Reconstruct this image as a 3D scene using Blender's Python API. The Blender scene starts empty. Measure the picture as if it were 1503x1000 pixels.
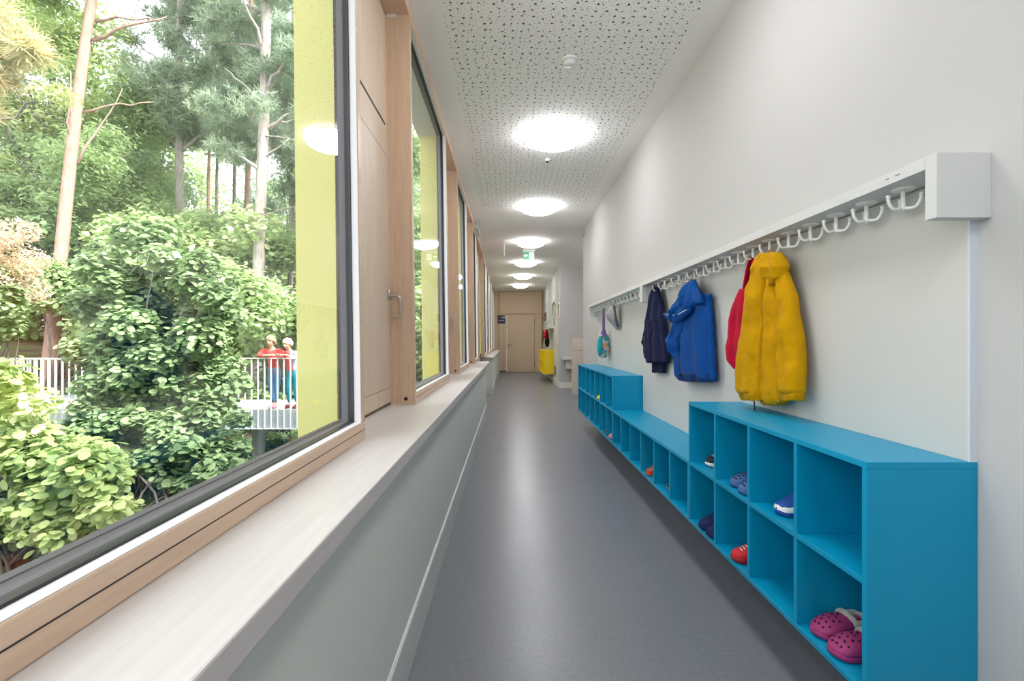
import bpy, bmesh, math, random
import numpy as np
from mathutils import Vector, Matrix, Quaternion, noise
SC = bpy.context.scene
COL = SC.collection
PI = math.pi
# ------------------------------------------------------------------ camera, sky, exposure
F, VX, VY, H = 700.0, 747.0, 500.0, 1.20
cam_d = bpy.data.cameras.new('camera')
cam_d.sensor_width = 36.0
cam_d.lens = F / 1503.0 * 36.0
cam_d.shift_x = (751.5 - VX) / 1503.0
cam_d.clip_start = 0.02
cam_d.clip_end = 500
cam = bpy.data.objects.new('camera', cam_d)
COL.objects.link(cam)
cam.location = (0, 0, H)
cam.rotation_euler = (PI / 2, 0, 0)
SC.camera = cam

world = bpy.data.worlds.new('overcast_sky')
SC.world = world
world.use_nodes = True
wn = world.node_tree.nodes
wl = world.node_tree.links
bg = wn['Background']
tc = wn.new('ShaderNodeTexCoord')
sep = wn.new('ShaderNodeSeparateXYZ')
wl.new(tc.outputs['Generated'], sep.inputs[0])
rmp = wn.new('ShaderNodeValToRGB')
rmp.color_ramp.elements[0].position = 0.0
rmp.color_ramp.elements[0].color = (0.90, 0.94, 0.98, 1)
rmp.color_ramp.elements[1].position = 0.7
rmp.color_ramp.elements[1].color = (0.97, 0.985, 1.0, 1)
wl.new(sep.outputs['Z'], rmp.inputs[0])
wl.new(rmp.outputs[0], bg.inputs['Color'])
bg.inputs['Strength'].default_value = 3.0

sun_d = bpy.data.lights.new('sun', 'SUN')
sun_d.energy = 13.0
sun_d.angle = math.radians(25)
sun_d.color = (1.0, 0.97, 0.88)
sun = bpy.data.objects.new('sun', sun_d)
COL.objects.link(sun)
sun.rotation_euler = (math.radians(18), math.radians(42), 0)   # from above the building: it never shines in

LAMP_POWER = 20.0
vs = SC.view_settings
SC.display_settings.display_device = 'sRGB'
vs.view_transform = 'Standard'
vs.look = 'None'
vs.gamma = 1.0
vs.use_curve_mapping = False
vs.exposure = 0.32
cy = SC.cycles
cy.use_denoising = True
cy.max_bounces = 10
cy.diffuse_bounces = 6
cy.glossy_bounces = 5
cy.transparent_max_bounces = 24
cy.sample_clamp_indirect = 8.0
cy.caustics_reflective = False
cy.caustics_refractive = False

CEIL = 1.886          # ceiling above the eye
ZC = H + CEIL
XR = 1.26             # right wall
XF = -0.525           # inner face of window frames at sill height
Y0, Y1 = -2.5, 18.13
SILLZ = H - 0.357
LEAN = 0.0145

# ------------------------------------------------------------------ materials
MATS = {}


def mat(name, col, rough=0.6, spec=0.5, metal=0.0, emit=0.0, bump=0.0, bscale=60.0, var=0.0, vscale=6.0,
        stretch=None, sheen=0.0, coat=0.0, detail=4.0):
    if name in MATS:
        return MATS[name]
    m = bpy.data.materials.new(name)
    m.use_nodes = True
    n, l = m.node_tree.nodes, m.node_tree.links
    p = n['Principled BSDF']
    p.inputs['Base Color'].default_value = (*col, 1)
    p.inputs['Roughness'].default_value = rough
    p.inputs['Specular IOR Level'].default_value = spec
    p.inputs['Metallic'].default_value = metal
    if sheen:
        p.inputs['Sheen Weight'].default_value = sheen
    if coat:
        p.inputs['Coat Weight'].default_value = coat
    if emit:
        p.inputs['Emission Color'].default_value = (*col, 1)
        p.inputs['Emission Strength'].default_value = emit
    t = n.new('ShaderNodeTexCoord')
    mp = n.new('ShaderNodeMapping')
    l.new(t.outputs['Object'], mp.inputs[0])
    if stretch:
        mp.inputs['Scale'].default_value = stretch
    if var:
        ns = n.new('ShaderNodeTexNoise')
        ns.inputs['Scale'].default_value = vscale
        ns.inputs['Detail'].default_value = detail
        l.new(mp.outputs[0], ns.inputs['Vector'])
        r = n.new('ShaderNodeValToRGB')
        r.color_ramp.elements[0].position = 0.3
        r.color_ramp.elements[1].position = 0.7
        r.color_ramp.elements[0].color = (*[c * (1 - var) for c in col], 1)
        r.color_ramp.elements[1].color = (*[min(1, c * (1 + var)) for c in col], 1)
        l.new(ns.outputs['Fac'], r.inputs[0])
        l.new(r.outputs[0], p.inputs['Base Color'])
    if bump:
        nb = n.new('ShaderNodeTexNoise')
        nb.inputs['Scale'].default_value = bscale
        nb.inputs['Detail'].default_value = 3
        l.new(mp.outputs[0], nb.inputs['Vector'])
        b = n.new('ShaderNodeBump')
        b.inputs['Strength'].default_value = bump
        b.inputs['Distance'].default_value = 0.01
        l.new(nb.outputs['Fac'], b.inputs['Height'])
        l.new(b.outputs[0], p.inputs['Normal'])
    MATS[name] = m
    return m


WOOD = (0.62, 0.455, 0.33)
M_wood_v = mat('beech_wood_upright', WOOD, 0.45, 0.35, var=0.09, vscale=5, stretch=(14, 14, 0.7))
M_wood_y = mat('beech_wood_along', WOOD, 0.42, 0.4, var=0.08, vscale=5, stretch=(14, 0.7, 14))
M_flap = mat('pale_oiled_board', (0.64, 0.52, 0.41), 0.5, 0.3, var=0.06, vscale=4, stretch=(10, 10, 0.8))
M_sill = mat('pale_beech_sill', (0.57, 0.545, 0.535), 0.38, 0.45, var=0.05, vscale=5, stretch=(14, 0.6, 14))
M_endwood = mat('end_wall_wood', (0.66, 0.50, 0.365), 0.5, 0.3, var=0.04, vscale=5, stretch=(12, 12, 0.8))
M_gasket = mat('black_gasket', (0.012, 0.012, 0.014), 0.35)
M_alu = mat('grey_frame_metal', (0.045, 0.043, 0.05), 0.55, 0.3)
M_alul = mat('light_frame_metal', (0.42, 0.43, 0.44), 0.4, metal=0.5)
M_yellow_reveal = mat('lime_yellow_board', (0.62, 0.60, 0.20), 0.5, var=0.03, vscale=2)
M_soffit = mat('pale_soffit', (0.72, 0.72, 0.70), 0.6)
M_wall = mat('white_wall_paint', (0.49, 0.485, 0.48), 0.75, 0.25, var=0.012, vscale=1.5, bump=0.03, bscale=220)
M_wallL = mat('parapet_paint', (0.62, 0.66, 0.62), 0.6, 0.3, var=0.015, vscale=2, bump=0.03, bscale=200)
M_base = mat('painted_skirting', (0.56, 0.60, 0.57), 0.45, 0.4)
M_basew = mat('white_skirting', (0.72, 0.70, 0.66), 0.5, 0.4)
M_board = mat('wall_guard_board', (0.56, 0.56, 0.53), 0.55, 0.3)
M_boardedge = mat('wall_guard_edge', (0.60, 0.64, 0.70), 0.4, 0.4)
M_rail = mat('white_lacquer', (0.60, 0.605, 0.60), 0.4, 0.4)
M_hook = mat('white_hook_enamel', (0.85, 0.85, 0.82), 0.3, 0.5)
M_steel = mat('brushed_steel', (0.62, 0.60, 0.57), 0.3, metal=1.0)
M_blue = mat('turquoise_lacquer', (0.0, 0.27, 0.47), 0.38, 0.35, var=0.02, vscale=3)
M_ycab = mat('yellow_lacquer', (0.83, 0.60, 0.008), 0.4, 0.4)
M_beige = mat('beige_partition', (0.58, 0.51, 0.44), 0.6, var=0.02)
M_black = mat('black_plastic', (0.01, 0.01, 0.01), 0.5)
M_pict = mat('picture_brown', (0.16, 0.10, 0.08), 0.6)
M_white = mat('white_plastic', (0.82, 0.82, 0.80), 0.4)
M_lamp = mat('lamp_glass_lit', (0.985, 0.98, 0.985), 0.3, emit=LAMP_POWER)
M_galv = mat('galvanised_steel', (0.55, 0.60, 0.66), 0.45, metal=0.35, var=0.05, vscale=9)
M_rail_out = mat('white_railing_paint', (0.78, 0.80, 0.82), 0.45)
M_deck = mat('pale_deck_concrete', (0.60, 0.57, 0.54), 0.8, var=0.08, vscale=5)


def floor_mat():
    m = mat('linoleum', (0.17, 0.185, 0.215), 0.2, 0.5)
    n, l = m.node_tree.nodes, m.node_tree.links
    p = n['Principled BSDF']
    t = n.new('ShaderNodeTexCoord')
    a = n.new('ShaderNodeTexNoise'); a.inputs['Scale'].default_value = 55; a.inputs['Detail'].default_value = 6
    l.new(t.outputs['Object'], a.inputs['Vector'])
    r = n.new('ShaderNodeValToRGB')
    r.color_ramp.elements[0].position = .3; r.color_ramp.elements[1].position = .7
    r.color_ramp.elements[0].color = (.165, .172, .20, 1); r.color_ramp.elements[1].color = (.20, .207, .235, 1)
    l.new(a.outputs['Fac'], r.inputs[0]); l.new(r.outputs[0], p.inputs['Base Color'])
    b = n.new('ShaderNodeTexNoise'); b.inputs['Scale'].default_value = 3; b.inputs['Detail'].default_value = 2
    l.new(t.outputs['Object'], b.inputs['Vector'])
    mr = n.new('ShaderNodeMapRange'); mr.inputs['To Min'].default_value = .26; mr.inputs['To Max'].default_value = .34
    l.new(b.outputs['Fac'], mr.inputs['Value']); l.new(mr.outputs[0], p.inputs['Roughness'])
    return m


def ceiling_mat():
    """white acoustic board drilled with round holes of scattered sizes, plain borders"""
    m = mat('acoustic_ceiling', (0.93, 0.925, 0.91), 0.8, 0.2)
    n, l = m.node_tree.nodes, m.node_tree.links
    p = n['Principled BSDF']
    t = n.new('ShaderNodeTexCoord')
    sx = n.new('ShaderNodeSeparateXYZ'); l.new(t.outputs['Object'], sx.inputs[0])
    cb = n.new('ShaderNodeCombineXYZ'); l.new(sx.outputs[0], cb.inputs[0]); l.new(sx.outputs[1], cb.inputs[1])

    def M(op, a, b=None):
        k = n.new('ShaderNodeMath'); k.operation = op
        for i, v in enumerate((a, b)):
            if v is None: continue
            if isinstance(v, (int, float)): k.inputs[i].default_value = v
            else: l.new(v, k.inputs[i])
        return k.outputs[0]
    layers = []
    for scale, rmin, rmax, rnd, off in ((17.0, .085, .14, .55, 0.0), (26.0, .06, .10, .8, 3.7), (37.0, .05, .085, .9, 9.1)):
        mp = n.new('ShaderNodeMapping'); mp.inputs['Location'].default_value = (off, off * .7, 0)
        l.new(cb.outputs[0], mp.inputs[0])
        v = n.new('ShaderNodeTexVoronoi'); v.voronoi_dimensions = '2D'; v.feature = 'F1'
        v.inputs['Scale'].default_value = scale; v.inputs['Randomness'].default_value = rnd
        l.new(mp.outputs[0], v.inputs['Vector'])
        s2 = n.new('ShaderNodeSeparateColor'); l.new(v.outputs['Color'], s2.inputs[0])
        rad = M('ADD', M('MULTIPLY', s2.outputs[0], rmax - rmin), rmin)
        layers.append(M('LESS_THAN', v.outputs['Distance'], rad))
    h = M('MAXIMUM', M('MAXIMUM', layers[0], layers[1]), layers[2])
    h = M('MULTIPLY', h, M('GREATER_THAN', sx.outputs[0], -.385))
    h = M('MULTIPLY', h, M('LESS_THAN', sx.outputs[0], 1.085))
    h = M('MULTIPLY', h, M('LESS_THAN', sx.outputs[1], 6.75))
    mx = n.new('ShaderNodeMix'); mx.data_type = 'RGBA'
    l.new(h, mx.inputs['Factor'])
    mx.inputs[6].default_value = (0.93, 0.925, 0.91, 1); mx.inputs[7].default_value = (0.10, 0.095, 0.09, 1)
    l.new(mx.outputs[2], p.inputs['Base Color'])
    return m


def glass_mat():
    m = bpy.data.materials.new('window_glass')
    m.use_nodes = True
    n, l = m.node_tree.nodes, m.node_tree.links
    n.clear()
    out = n.new('ShaderNodeOutputMaterial')
    tr = n.new('ShaderNodeBsdfTransparent'); tr.inputs[0].default_value = (.97, .985, .975, 1)
    gl = n.new('ShaderNodeBsdfGlossy'); gl.inputs['Roughness'].default_value = 0.0
    ge = n.new('ShaderNodeNewGeometry')
    dt = n.new('ShaderNodeVectorMath'); dt.operation = 'DOT_PRODUCT'
    l.new(ge.outputs['Normal'], dt.inputs[0]); l.new(ge.outputs['Incoming'], dt.inputs[1])
    ops = [('ABSOLUTE', None), ('SUBTRACT', 1.0), ('POWER', 5.0), ('MULTIPLY_ADD', .50)]
    cur = dt.outputs['Value']
    for op, val in ops:
        k = n.new('ShaderNodeMath'); k.operation = op
        if op == 'SUBTRACT':
            k.inputs[0].default_value = val; l.new(cur, k.inputs[1])
        else:
            l.new(cur, k.inputs[0])
            if val is not None: k.inputs[1].default_value = val
            if op == 'MULTIPLY_ADD': k.inputs[2].default_value = .13
        cur = k.outputs[0]
    fr = k
    mx = n.new('ShaderNodeMixShader')
    l.new(fr.outputs[0], mx.inputs[0]); l.new(tr.outputs[0], mx.inputs[1]); l.new(gl.outputs[0], mx.inputs[2])
    l.new(mx.outputs[0], out.inputs[0])
    return m


M_floor, M_ceil, M_glass = floor_mat(), ceiling_mat(), glass_mat()


def leaf_mat(name, cols, trans=0.4, rough=0.45):
    m = bpy.data.materials.new(name)
    m.use_nodes = True
    n, l = m.node_tree.nodes, m.node_tree.links
    n.clear()
    out = n.new('ShaderNodeOutputMaterial')
    at = n.new('ShaderNodeAttribute'); at.attribute_name = 'tint'
    r = n.new('ShaderNodeValToRGB')
    cr = r.color_ramp
    cols = [tuple((.83 * v + .17 * (.3 * c[0] + .6 * c[1] + .1 * c[2])) * (1.26 - .08 * q) + .014 for v in c) for q, c in enumerate(cols)]
    for i, c in enumerate(cols):
        pos = i / (len(cols) - 1)
        e = cr.elements[i] if i < 2 else cr.elements.new(pos)
        e.color = (*c, 1)
    for i in range(len(cols)):
        pass
    # re-seat positions in order
    els = list(cr.elements)
    for i, c in enumerate(cols):
        els[i].position = i / (len(cols) - 1)
    els = list(cr.elements)
    for i, c in enumerate(cols):
        cr.elements[i].color = (*c, 1)
    l.new(at.outputs['Fac'], r.inputs[0])
    df = n.new('ShaderNodeBsdfPrincipled'); df.inputs['Roughness'].default_value = rough
    df.inputs['Specular IOR Level'].default_value = 0.35
    tl = n.new('ShaderNodeBsdfTranslucent')
    hs = n.new('ShaderNodeHueSaturation'); hs.inputs['Saturation'].default_value = 1.1; hs.inputs['Value'].default_value = 1.25
    l.new(r.outputs[0], hs.inputs['Color']); l.new(hs.outputs[0], tl.inputs[0])
    l.new(r.outputs[0], df.inputs['Base Color'])
    mx = n.new('ShaderNodeMixShader'); mx.inputs[0].default_value = trans
    l.new(df.outputs[0], mx.inputs[1]); l.new(tl.outputs[0], mx.inputs[2]); l.new(mx.outputs[0], out.inputs[0])
    return m


# ------------------------------------------------------------------ mesh helpers
class MB:
    def __init__(s):
        s.v, s.f, s.m = [], [], []

    def add(s, vs_, fs, mi=0):
        b = len(s.v)
        s.v += [tuple(v) for v in vs_]
        for f in fs:
            s.f.append(tuple(i + b for i in f)); s.m.append(mi)

    def box(s, x0, x1, y0, y1, z0, z1, mi=0):
        v = [(x, y, z) for z in (z0, z1) for y in (y0, y1) for x in (x0, x1)]
        s.add(v, [(0, 2, 3, 1), (4, 5, 7, 6), (0, 1, 5, 4), (2, 6, 7, 3), (0, 4, 6, 2), (1, 3, 7, 5)], mi)
        return s

    def prism(s, pts, axis, a, b, mi=0):
        """closed polygon pts in the plane normal to axis, extruded a..b"""
        n = len(pts)

        def P(p, t):
            if axis == 'x': return (t, p[0], p[1])
            if axis == 'y': return (p[0], t, p[1])
            return (p[0], p[1], t)
        v = [P(p, a) for p in pts] + [P(p, b) for p in pts]
        fs = [tuple(range(n))[::-1], tuple(range(n, 2 * n))]
        fs += [(i, (i + 1) % n, n + (i + 1) % n, n + i) for i in range(n)]
        s.add(v, fs, mi)
        return s

    def tube(s, pts, rad, seg=8, mi=0, caps=True):
        pts = [Vector(p) for p in pts]
        n = len(pts)
        if not hasattr(rad, '__len__'): rad = [rad] * n
        up = None
        rings = []
        for i, p in enumerate(pts):
            d = (pts[min(i + 1, n - 1)] - pts[max(i - 1, 0)])
            if d.length < 1e-9: d = Vector((0, 0, 1))
            d.normalize()
            if up is None:
                up = Vector((0, 0, 1)) if abs(d.z) < .9 else Vector((1, 0, 0))
            a = d.cross(up)
            if a.length < 1e-6: a = d.cross(Vector((0, 1, 0)))
            a.normalize(); b = a.cross(d).normalized(); up = b
            rings.append([p + rad[i] * (math.cos(2 * PI * k / seg) * a + math.sin(2 * PI * k / seg) * b) for k in range(seg)])
        v = [q for r in rings for q in r]
        fs = []
        for i in range(n - 1):
            for k in range(seg):
                k2 = (k + 1) % seg
                fs.append((i * seg + k, i * seg + k2, (i + 1) * seg + k2, (i + 1) * seg + k))
        if caps:
            fs.append(tuple(range(seg))[::-1]); fs.append(tuple((n - 1) * seg + k for k in range(seg)))
        s.add(v, fs, mi)
        return s

    def lathe(s, prof, c=(0, 0, 0), seg=24, mi=0, axis='z'):
        """prof: list of (r, h)"""
        n = len(prof)
        v = []
        for r, h in prof:
            for k in range(seg):
                a = 2 * PI * k / seg
                q = (r * math.cos(a), r * math.sin(a), h)
                if axis == 'y': q = (q[0], q[2], q[1])
                if axis == 'x': q = (q[2], q[0], q[1])
                v.append((q[0] + c[0], q[1] + c[1], q[2] + c[2]))
        fs = []
        for i in range(n - 1):
            for k in range(seg):
                k2 = (k + 1) % seg
                fs.append((i * seg + k, i * seg + k2, (i + 1) * seg + k2, (i + 1) * seg + k))
        fs.append(tuple(range(seg))[::-1]); fs.append(tuple((n - 1) * seg + k for k in range(seg)))
        s.add(v, fs, mi)
        return s

    def grid(s, rows, closed=False, mi=0, caps=False):
        n, k = len(rows), len(rows[0])
        v = [q for r in rows for q in r]
        fs = []
        for i in range(n - 1):
            for j in range(k if closed else k - 1):
                j2 = (j + 1) % k
                fs.append((i * k + j, i * k + j2, (i + 1) * k + j2, (i + 1) * k + j))
        if caps and closed:
            fs.append(tuple(range(k))[::-1]); fs.append(tuple((n - 1) * k + j for j in range(k)))
        s.add(v, fs, mi)
        return s

    def sphere(s, c, r, seg=12, rings=8, mi=0, sc=(1, 1, 1)):
        rows = []
        for i in range(rings + 1):
            th = PI * (i + .02) / (rings + .04)
            rows.append([(c[0] + r * sc[0] * math.sin(th) * math.cos(2 * PI * k / seg),
                          c[1] + r * sc[1] * math.sin(th) * math.sin(2 * PI * k / seg),
                          c[2] + r * sc[2] * math.cos(th)) for k in range(seg)])
        return s.grid(rows, closed=True, mi=mi, caps=True)

    def leaned(s):
        s.v = [(x - LEAN * max(0, z - SILLZ), y, z) for x, y, z in s.v]
        return s


def obj(name, mb, mats, parent=None, smooth=False, bevel=0.0, sub=0, solid=0.0, label=None):
    me = bpy.data.meshes.new(name)
    me.from_pydata(mb.v, [], mb.f)
    if not isinstance(mats, (list, tuple)): mats = [mats]
    for m in mats: me.materials.append(m)
    me.polygons.foreach_set('material_index', mb.m)
    bm = bmesh.new(); bm.from_mesh(me)
    bmesh.ops.recalc_face_normals(bm, faces=bm.faces)
    bm.to_mesh(me); bm.free()
    if smooth:
        me.polygons.foreach_set('use_smooth', [True] * len(me.polygons))
    me.update()
    o = bpy.data.objects.new(name, me)
    COL.objects.link(o)
    if parent: o.parent = parent
    if solid:
        k = o.modifiers.new('solid', 'SOLIDIFY'); k.thickness = solid; k.offset = 0
    if bevel:
        k = o.modifiers.new('bevel', 'BEVEL'); k.width = bevel; k.segments = 2; k.limit_method = 'ANGLE'
    if sub:
        k = o.modifiers.new('sub', 'SUBSURF'); k.levels = sub; k.render_levels = sub
    if label: o['label'] = label
    return o


def struct(name, mb, mats, parent=None, **k):
    o = obj(name, mb, mats, parent, **k)
    if parent is None: o['kind'] = 'structure'
    return o


def empty(name, loc=(0, 0, 0), rz=0.0):
    o = bpy.data.objects.new(name, None)
    o.empty_display_size = 0.05
    COL.objects.link(o)
    o.location = loc
    o.rotation_euler = (0, 0, rz)
    return o


def tag(o, label, cat, group=None, kind=None):
    o['label'] = label; o['category'] = cat
    if group: o['group'] = group
    if kind: o['kind'] = kind
    return o


def thing(name, label, cat, loc=(0, 0, 0), rz=0.0, group=None):
    return tag(empty(name, loc, rz), label, cat, group)


def copy_tree(o, parent=None):
    c = o.copy(); COL.objects.link(c); c.parent = parent
    for ch in list(o.children): copy_tree(ch, c)
    return c


def P(px, py, Z):
    return Vector(((px - VX) * Z / F, Z, H - (py - VY) * Z / F))


def PX(px, py, X):
    Z = F * X / (px - VX)
    return Vector((X, Z, H - (py - VY) * Z / F))


ORD = ['first', 'second', 'third', 'fourth', 'fifth', 'sixth', 'seventh', 'eighth', 'ninth', 'tenth', 'eleventh', 'twelfth',
       'thirteenth', 'fourteenth', 'fifteenth', 'sixteenth', 'seventeenth', 'eighteenth', 'nineteenth', 'twentieth']

# ================================================================== ROOM SHELL
struct('floor', MB().box(-.66, 3.2, Y0, Y1 + .2, -.25, 0), M_floor)
o = struct('ceiling', MB().box(-.557, 3.2, Y0, Y1 + .2, ZC, ZC + .12), M_ceil)
struct('wall_right', MB().box(XR, 3.2, Y0, 8.09, 0, ZC + .1), M_wall, bevel=.004)
struct('wall_right_far', MB().box(1.29, 3.2, 12.0, Y1 + .1, 0, ZC + .1), M_wall, bevel=.004)
struct('wall_recess_side', MB().box(3.0, 3.2, 8.0, 12.05, 0, ZC + .1), M_wall)
struct('wall_near', MB().box(-.66, 3.2, Y0 - .2, Y0, 0, ZC + .1), M_wall)
struct('baseboard_right_far', MB().box(1.272, 1.292, 11.985, 15.9, 0, .15).box(1.292, 3.0, 11.98, 12.0, 0, .15), M_basew, bevel=.003)
struct('baseboard_right', MB().box(XR - .012, XR, Y0, 8.09, 0, .12), M_basew, bevel=.003)

# parapet under the windows, its skirting and the window board
struct('wall_left', MB().box(-.72, -.367, Y0, 7.8, 0, H - .404 + .001), M_wallL, bevel=.003)
struct('baseboard_left', MB().box(-.369, -.357, Y0, 7.8, 0, .172), M_base, bevel=.002)
struct('trim_1', MB().box(-.3665, -.3625, Y0, 7.8, .172, .178), M_white)
struct('wall_left_far', MB().box(-.72, -.367, 10.55, Y1 + .1, 0, H - .404), M_wallL, bevel=.003)
struct('baseboard_left_far', MB().box(-.369, -.357, 10.54, Y1, 0, .172).box(-.72, -.367, 10.53, 10.55, 0, .172), M_base, bevel=.002)
struct('trim_2', MB().box(-.69, -.332, Y0, 8.2, H - .404, SILLZ), M_sill, bevel=.004)
struct('trim_3', MB().box(-.69, -.332, 10.5, Y1, H - .404, SILLZ), M_sill, bevel=.004)
# lintel above the windows and outer wall below them
struct('trim_4', MB().box(-.72, XF, Y0, Y1, H + 1.816, ZC + .14).leaned(), M_wood_y)
struct('wall_outer_sill', MB().box(-.80, -.72, Y0, Y1, -1.3, .80), M_wallL)
# full-height solid bay between the two window rows
struct('wall_left_bay', MB().box(-.80, -.62, 8.2, 10.3, 0, ZC + .1).leaned(), M_wood_v)

WINS = [(-2.3, 1.745), (2.67, 4.224), (5.13, 6.28), (7.35, 8.17), (10.3, 11.5), (12.05, 13.2), (13.8, 14.95), (15.5, 16.6), (17.1, 18.0)]
for i, (a, b) in enumerate(WINS):
    w = empty('window_%d' % (i + 1), (0, 0, 0)); w['kind'] = 'structure'
    zt, zb = H + 1.80, H - .294
    fr = MB()
    J = .04
    fr.box(-.600, XF, a, b, SILLZ, zb)                 # lower rail
    fr.box(-.600, XF, a, b, zt, H + 1.83)              # upper rail
    fr.box(-.600, XF, a, a + J, zb, zt)
    fr.box(-.600, XF, b - J, b, zb, zt)
    obj('wood_frame', fr.leaned(), M_wood_v if i else M_wood_y, w, bevel=.004)
    wr = MB()
    wr.box(-.5515, XF - .003, a + J, b - J, zb, zb + .0015)
    wr.box(-.5515, XF - .003, b - J - .0015, b - J, zb + .0015, zt - .0015)
    wr.box(-.5515, XF - .003, a + J, a + J + .0015, zb + .0015, zt - .0015)
    wr.box(-.5515, XF - .003, a + J, b - J, zt - .0015, zt)
    obj('white_rebate', wr.leaned(), mat('white_rebate_paint', (.74, .74, .76), .45), w)
    ln = MB()
    ln.box(XF - .0005, XF + .0008, a, b, H - .3235, H - .3215)
    obj('shadow_groove', ln.leaned(), M_black, w)
    gk = MB()
    e = .003
    gk.box(-.5615, -.5520, a + J, b - J, zb, zb + .006)
    gk.box(-.5615, -.5525, a + J, b - J, zt - .006, zt)
    gk.box(-.5615, -.5525, b - J - .006, b - J, zb, zt)
    gk.box(-.5615, -.5525, a + J, a + J + .006, zb, zt)
    obj('rubber_gasket', gk.leaned(), M_gasket, w)
    of = MB()
    T = .012
    of.box(-.605, -.562, a + J, b - J, zb - .002, zb + .004)
    of.box(-.605, -.562, b - J - .005, b - J + .003, zb, zt)
    of.box(-.605, -.562, a + J - .003, a + J + .005, zb, zt)
    of.box(-.605, -.562, a + J, b - J, zt - .004, zt + .004)
    of.box(-.622, -.605, a + J - .01, b - J + .01, zb - .03, zb + .006)
    obj('outer_frame', of.leaned(), M_alu, w)
    g = MB()
    g.add([(-.562, a + J, zb), (-.562, b - J, zb), (-.562, b - J, zt), (-.562, a + J, zt)], [(0, 1, 2, 3)])
    obj('glass_pane', g.leaned(), M_glass, w)
    obj('outer_sill', MB().prism([(-.622, .893), (-.83, .80), (-.83, .785), (-.622, .80)], 'y', a + .03, b - .03), M_alul, w)
    # outer reveal of the facade: pale soffit over the opening
    s_ = MB().box(-.77, -.60, a - .02, b + .02, H + 1.80, H + 1.95)
    obj('outer_soffit', s_.leaned(), M_soffit, w)

# piers between windows: niche with a ventilation flap, post, yellow outer reveal
NICHES = [(1.745, 2.67), (4.224, 5.13), (6.28, 7.35)]
for i, (a, b) in enumerate(NICHES):
    w = empty('window_%d' % (i + 10), (0, 0, 0)); w['kind'] = 'structure'
    xb = -.657
    fl = MB().box(xb - .03, xb, a + .03, b - .014, H - .345, H + 1.815)
    obj('vent_leaf', fl.leaned(), M_flap, w, bevel=.003)
    gr = MB()
    gr.box(xb - .001, xb + .0012, a + .06, b - .06, H + 1.178, H + 1.192)          # finger slot under the upper board
    obj('vent_slot', gr.leaned(), M_black, w)
    g2 = MB()
    g2.box(xb - .001, xb + .0006, a + .04, b - .03, H + 1.02, H + 1.0225)
    g2.box(xb - .001, xb + .0006, a + .04, b - .03, H - .262, H - .2595)
    g2.box(xb - .001, xb + .0008, a + .04, b - .02, H - .347, H - .341)
    obj('leaf_seam', g2.leaned(), mat('seam_brown', (.16, .11, .07), .7), w)
    g3 = MB().box(xb, xb + .012, a, a + .045, SILLZ, H + 1.816).box(xb, xb + .006, b - .02, b, SILLZ, H + 1.816)
    obj('leaf_rebate', g3.leaned(), M_wood_v, w)
    # handle: two stand-offs and a grip
    hz0, hz1 = H + .125, H + .245
    yh = b - .045
    xh = xb - LEAN * .45
    hb = MB().box(xh, xh + .008, yh - .012, yh + .012, hz1 - .02, hz1 + .035)
    pts = [(xh + .004, yh, hz1)]
    for k in range(7):
        t = k / 6 * PI / 2
        pts.append((xh + .045 + .02 * math.sin(t) - .02 * 0, yh, hz1 - .02 + .02 * math.cos(t)))
    for k in range(7):
        t = k / 6 * PI / 2
        pts.append((xh + .065 - .02 * (1 - math.cos(t)), yh, hz0 + .02 - .02 * math.sin(t)))
    pts.append((xh + .02, yh, hz0))
    hb.tube(pts, .0065, 10)
    obj('handle', hb, M_steel, w, smooth=True, label='brushed steel bow handle')
    # pier behind
    pr = MB().box(-.699, xb - .031, a + .005, b - .005, -.3, ZC + .1)
    struct('trim_%d' % (i + 6), pr.leaned(), M_wood_v)
    # the post: far side of the niche, faces the viewer
    ps = MB()
    ps.box(xb, XF + .001, b - .012, b - .0005, SILLZ, H + 1.816)
    ps.box(-.607, -.604, b - .0135, b - .012, SILLZ, H + 1.79)
    ps.box(-.592, -.590, b - .013, b - .012, SILLZ, H + 1.79)
    po = struct('trim_%d' % (i + 10), ps.leaned(), M_wood_v)
    ca = MB().lathe([(0.001, -.002), (.0105, -.002), (.0105, 0)], (-.574, b - .0125, H - .325), 16, axis='y')
    obj('black_plug', ca, M_black, po, label='black round plug')
    # yellow outer reveals each side of the pier
ylist = [(1.715, 2.69), (4.195, 5.15), (6.25, 7.37), (8.14, 10.33), (11.47, 12.08), (13.17, 13.83), (14.92, 15.53), (16.57, 17.13), (17.97, 18.6)]
for i, (a, b) in enumerate(ylist):
    ym = MB().box(-.752, -.608, a + .01, a + .030, -.3, ZC + .4).box(-.752, -.608, b - .018, b - .003, -.3, ZC + .4)
    ym.box(-.752, -.70, a + .03, b - .018, -.3, ZC + .4)
    y = struct('trim_%d' % (i + 14), ym.leaned(), M_yellow_reveal)
    if i > 3:
        struct('trim_%d' % (i + 40), MB().box(-.69, -.525, a + .03, b - .03, SILLZ, ZC).leaned(), M_wood_v)

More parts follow.
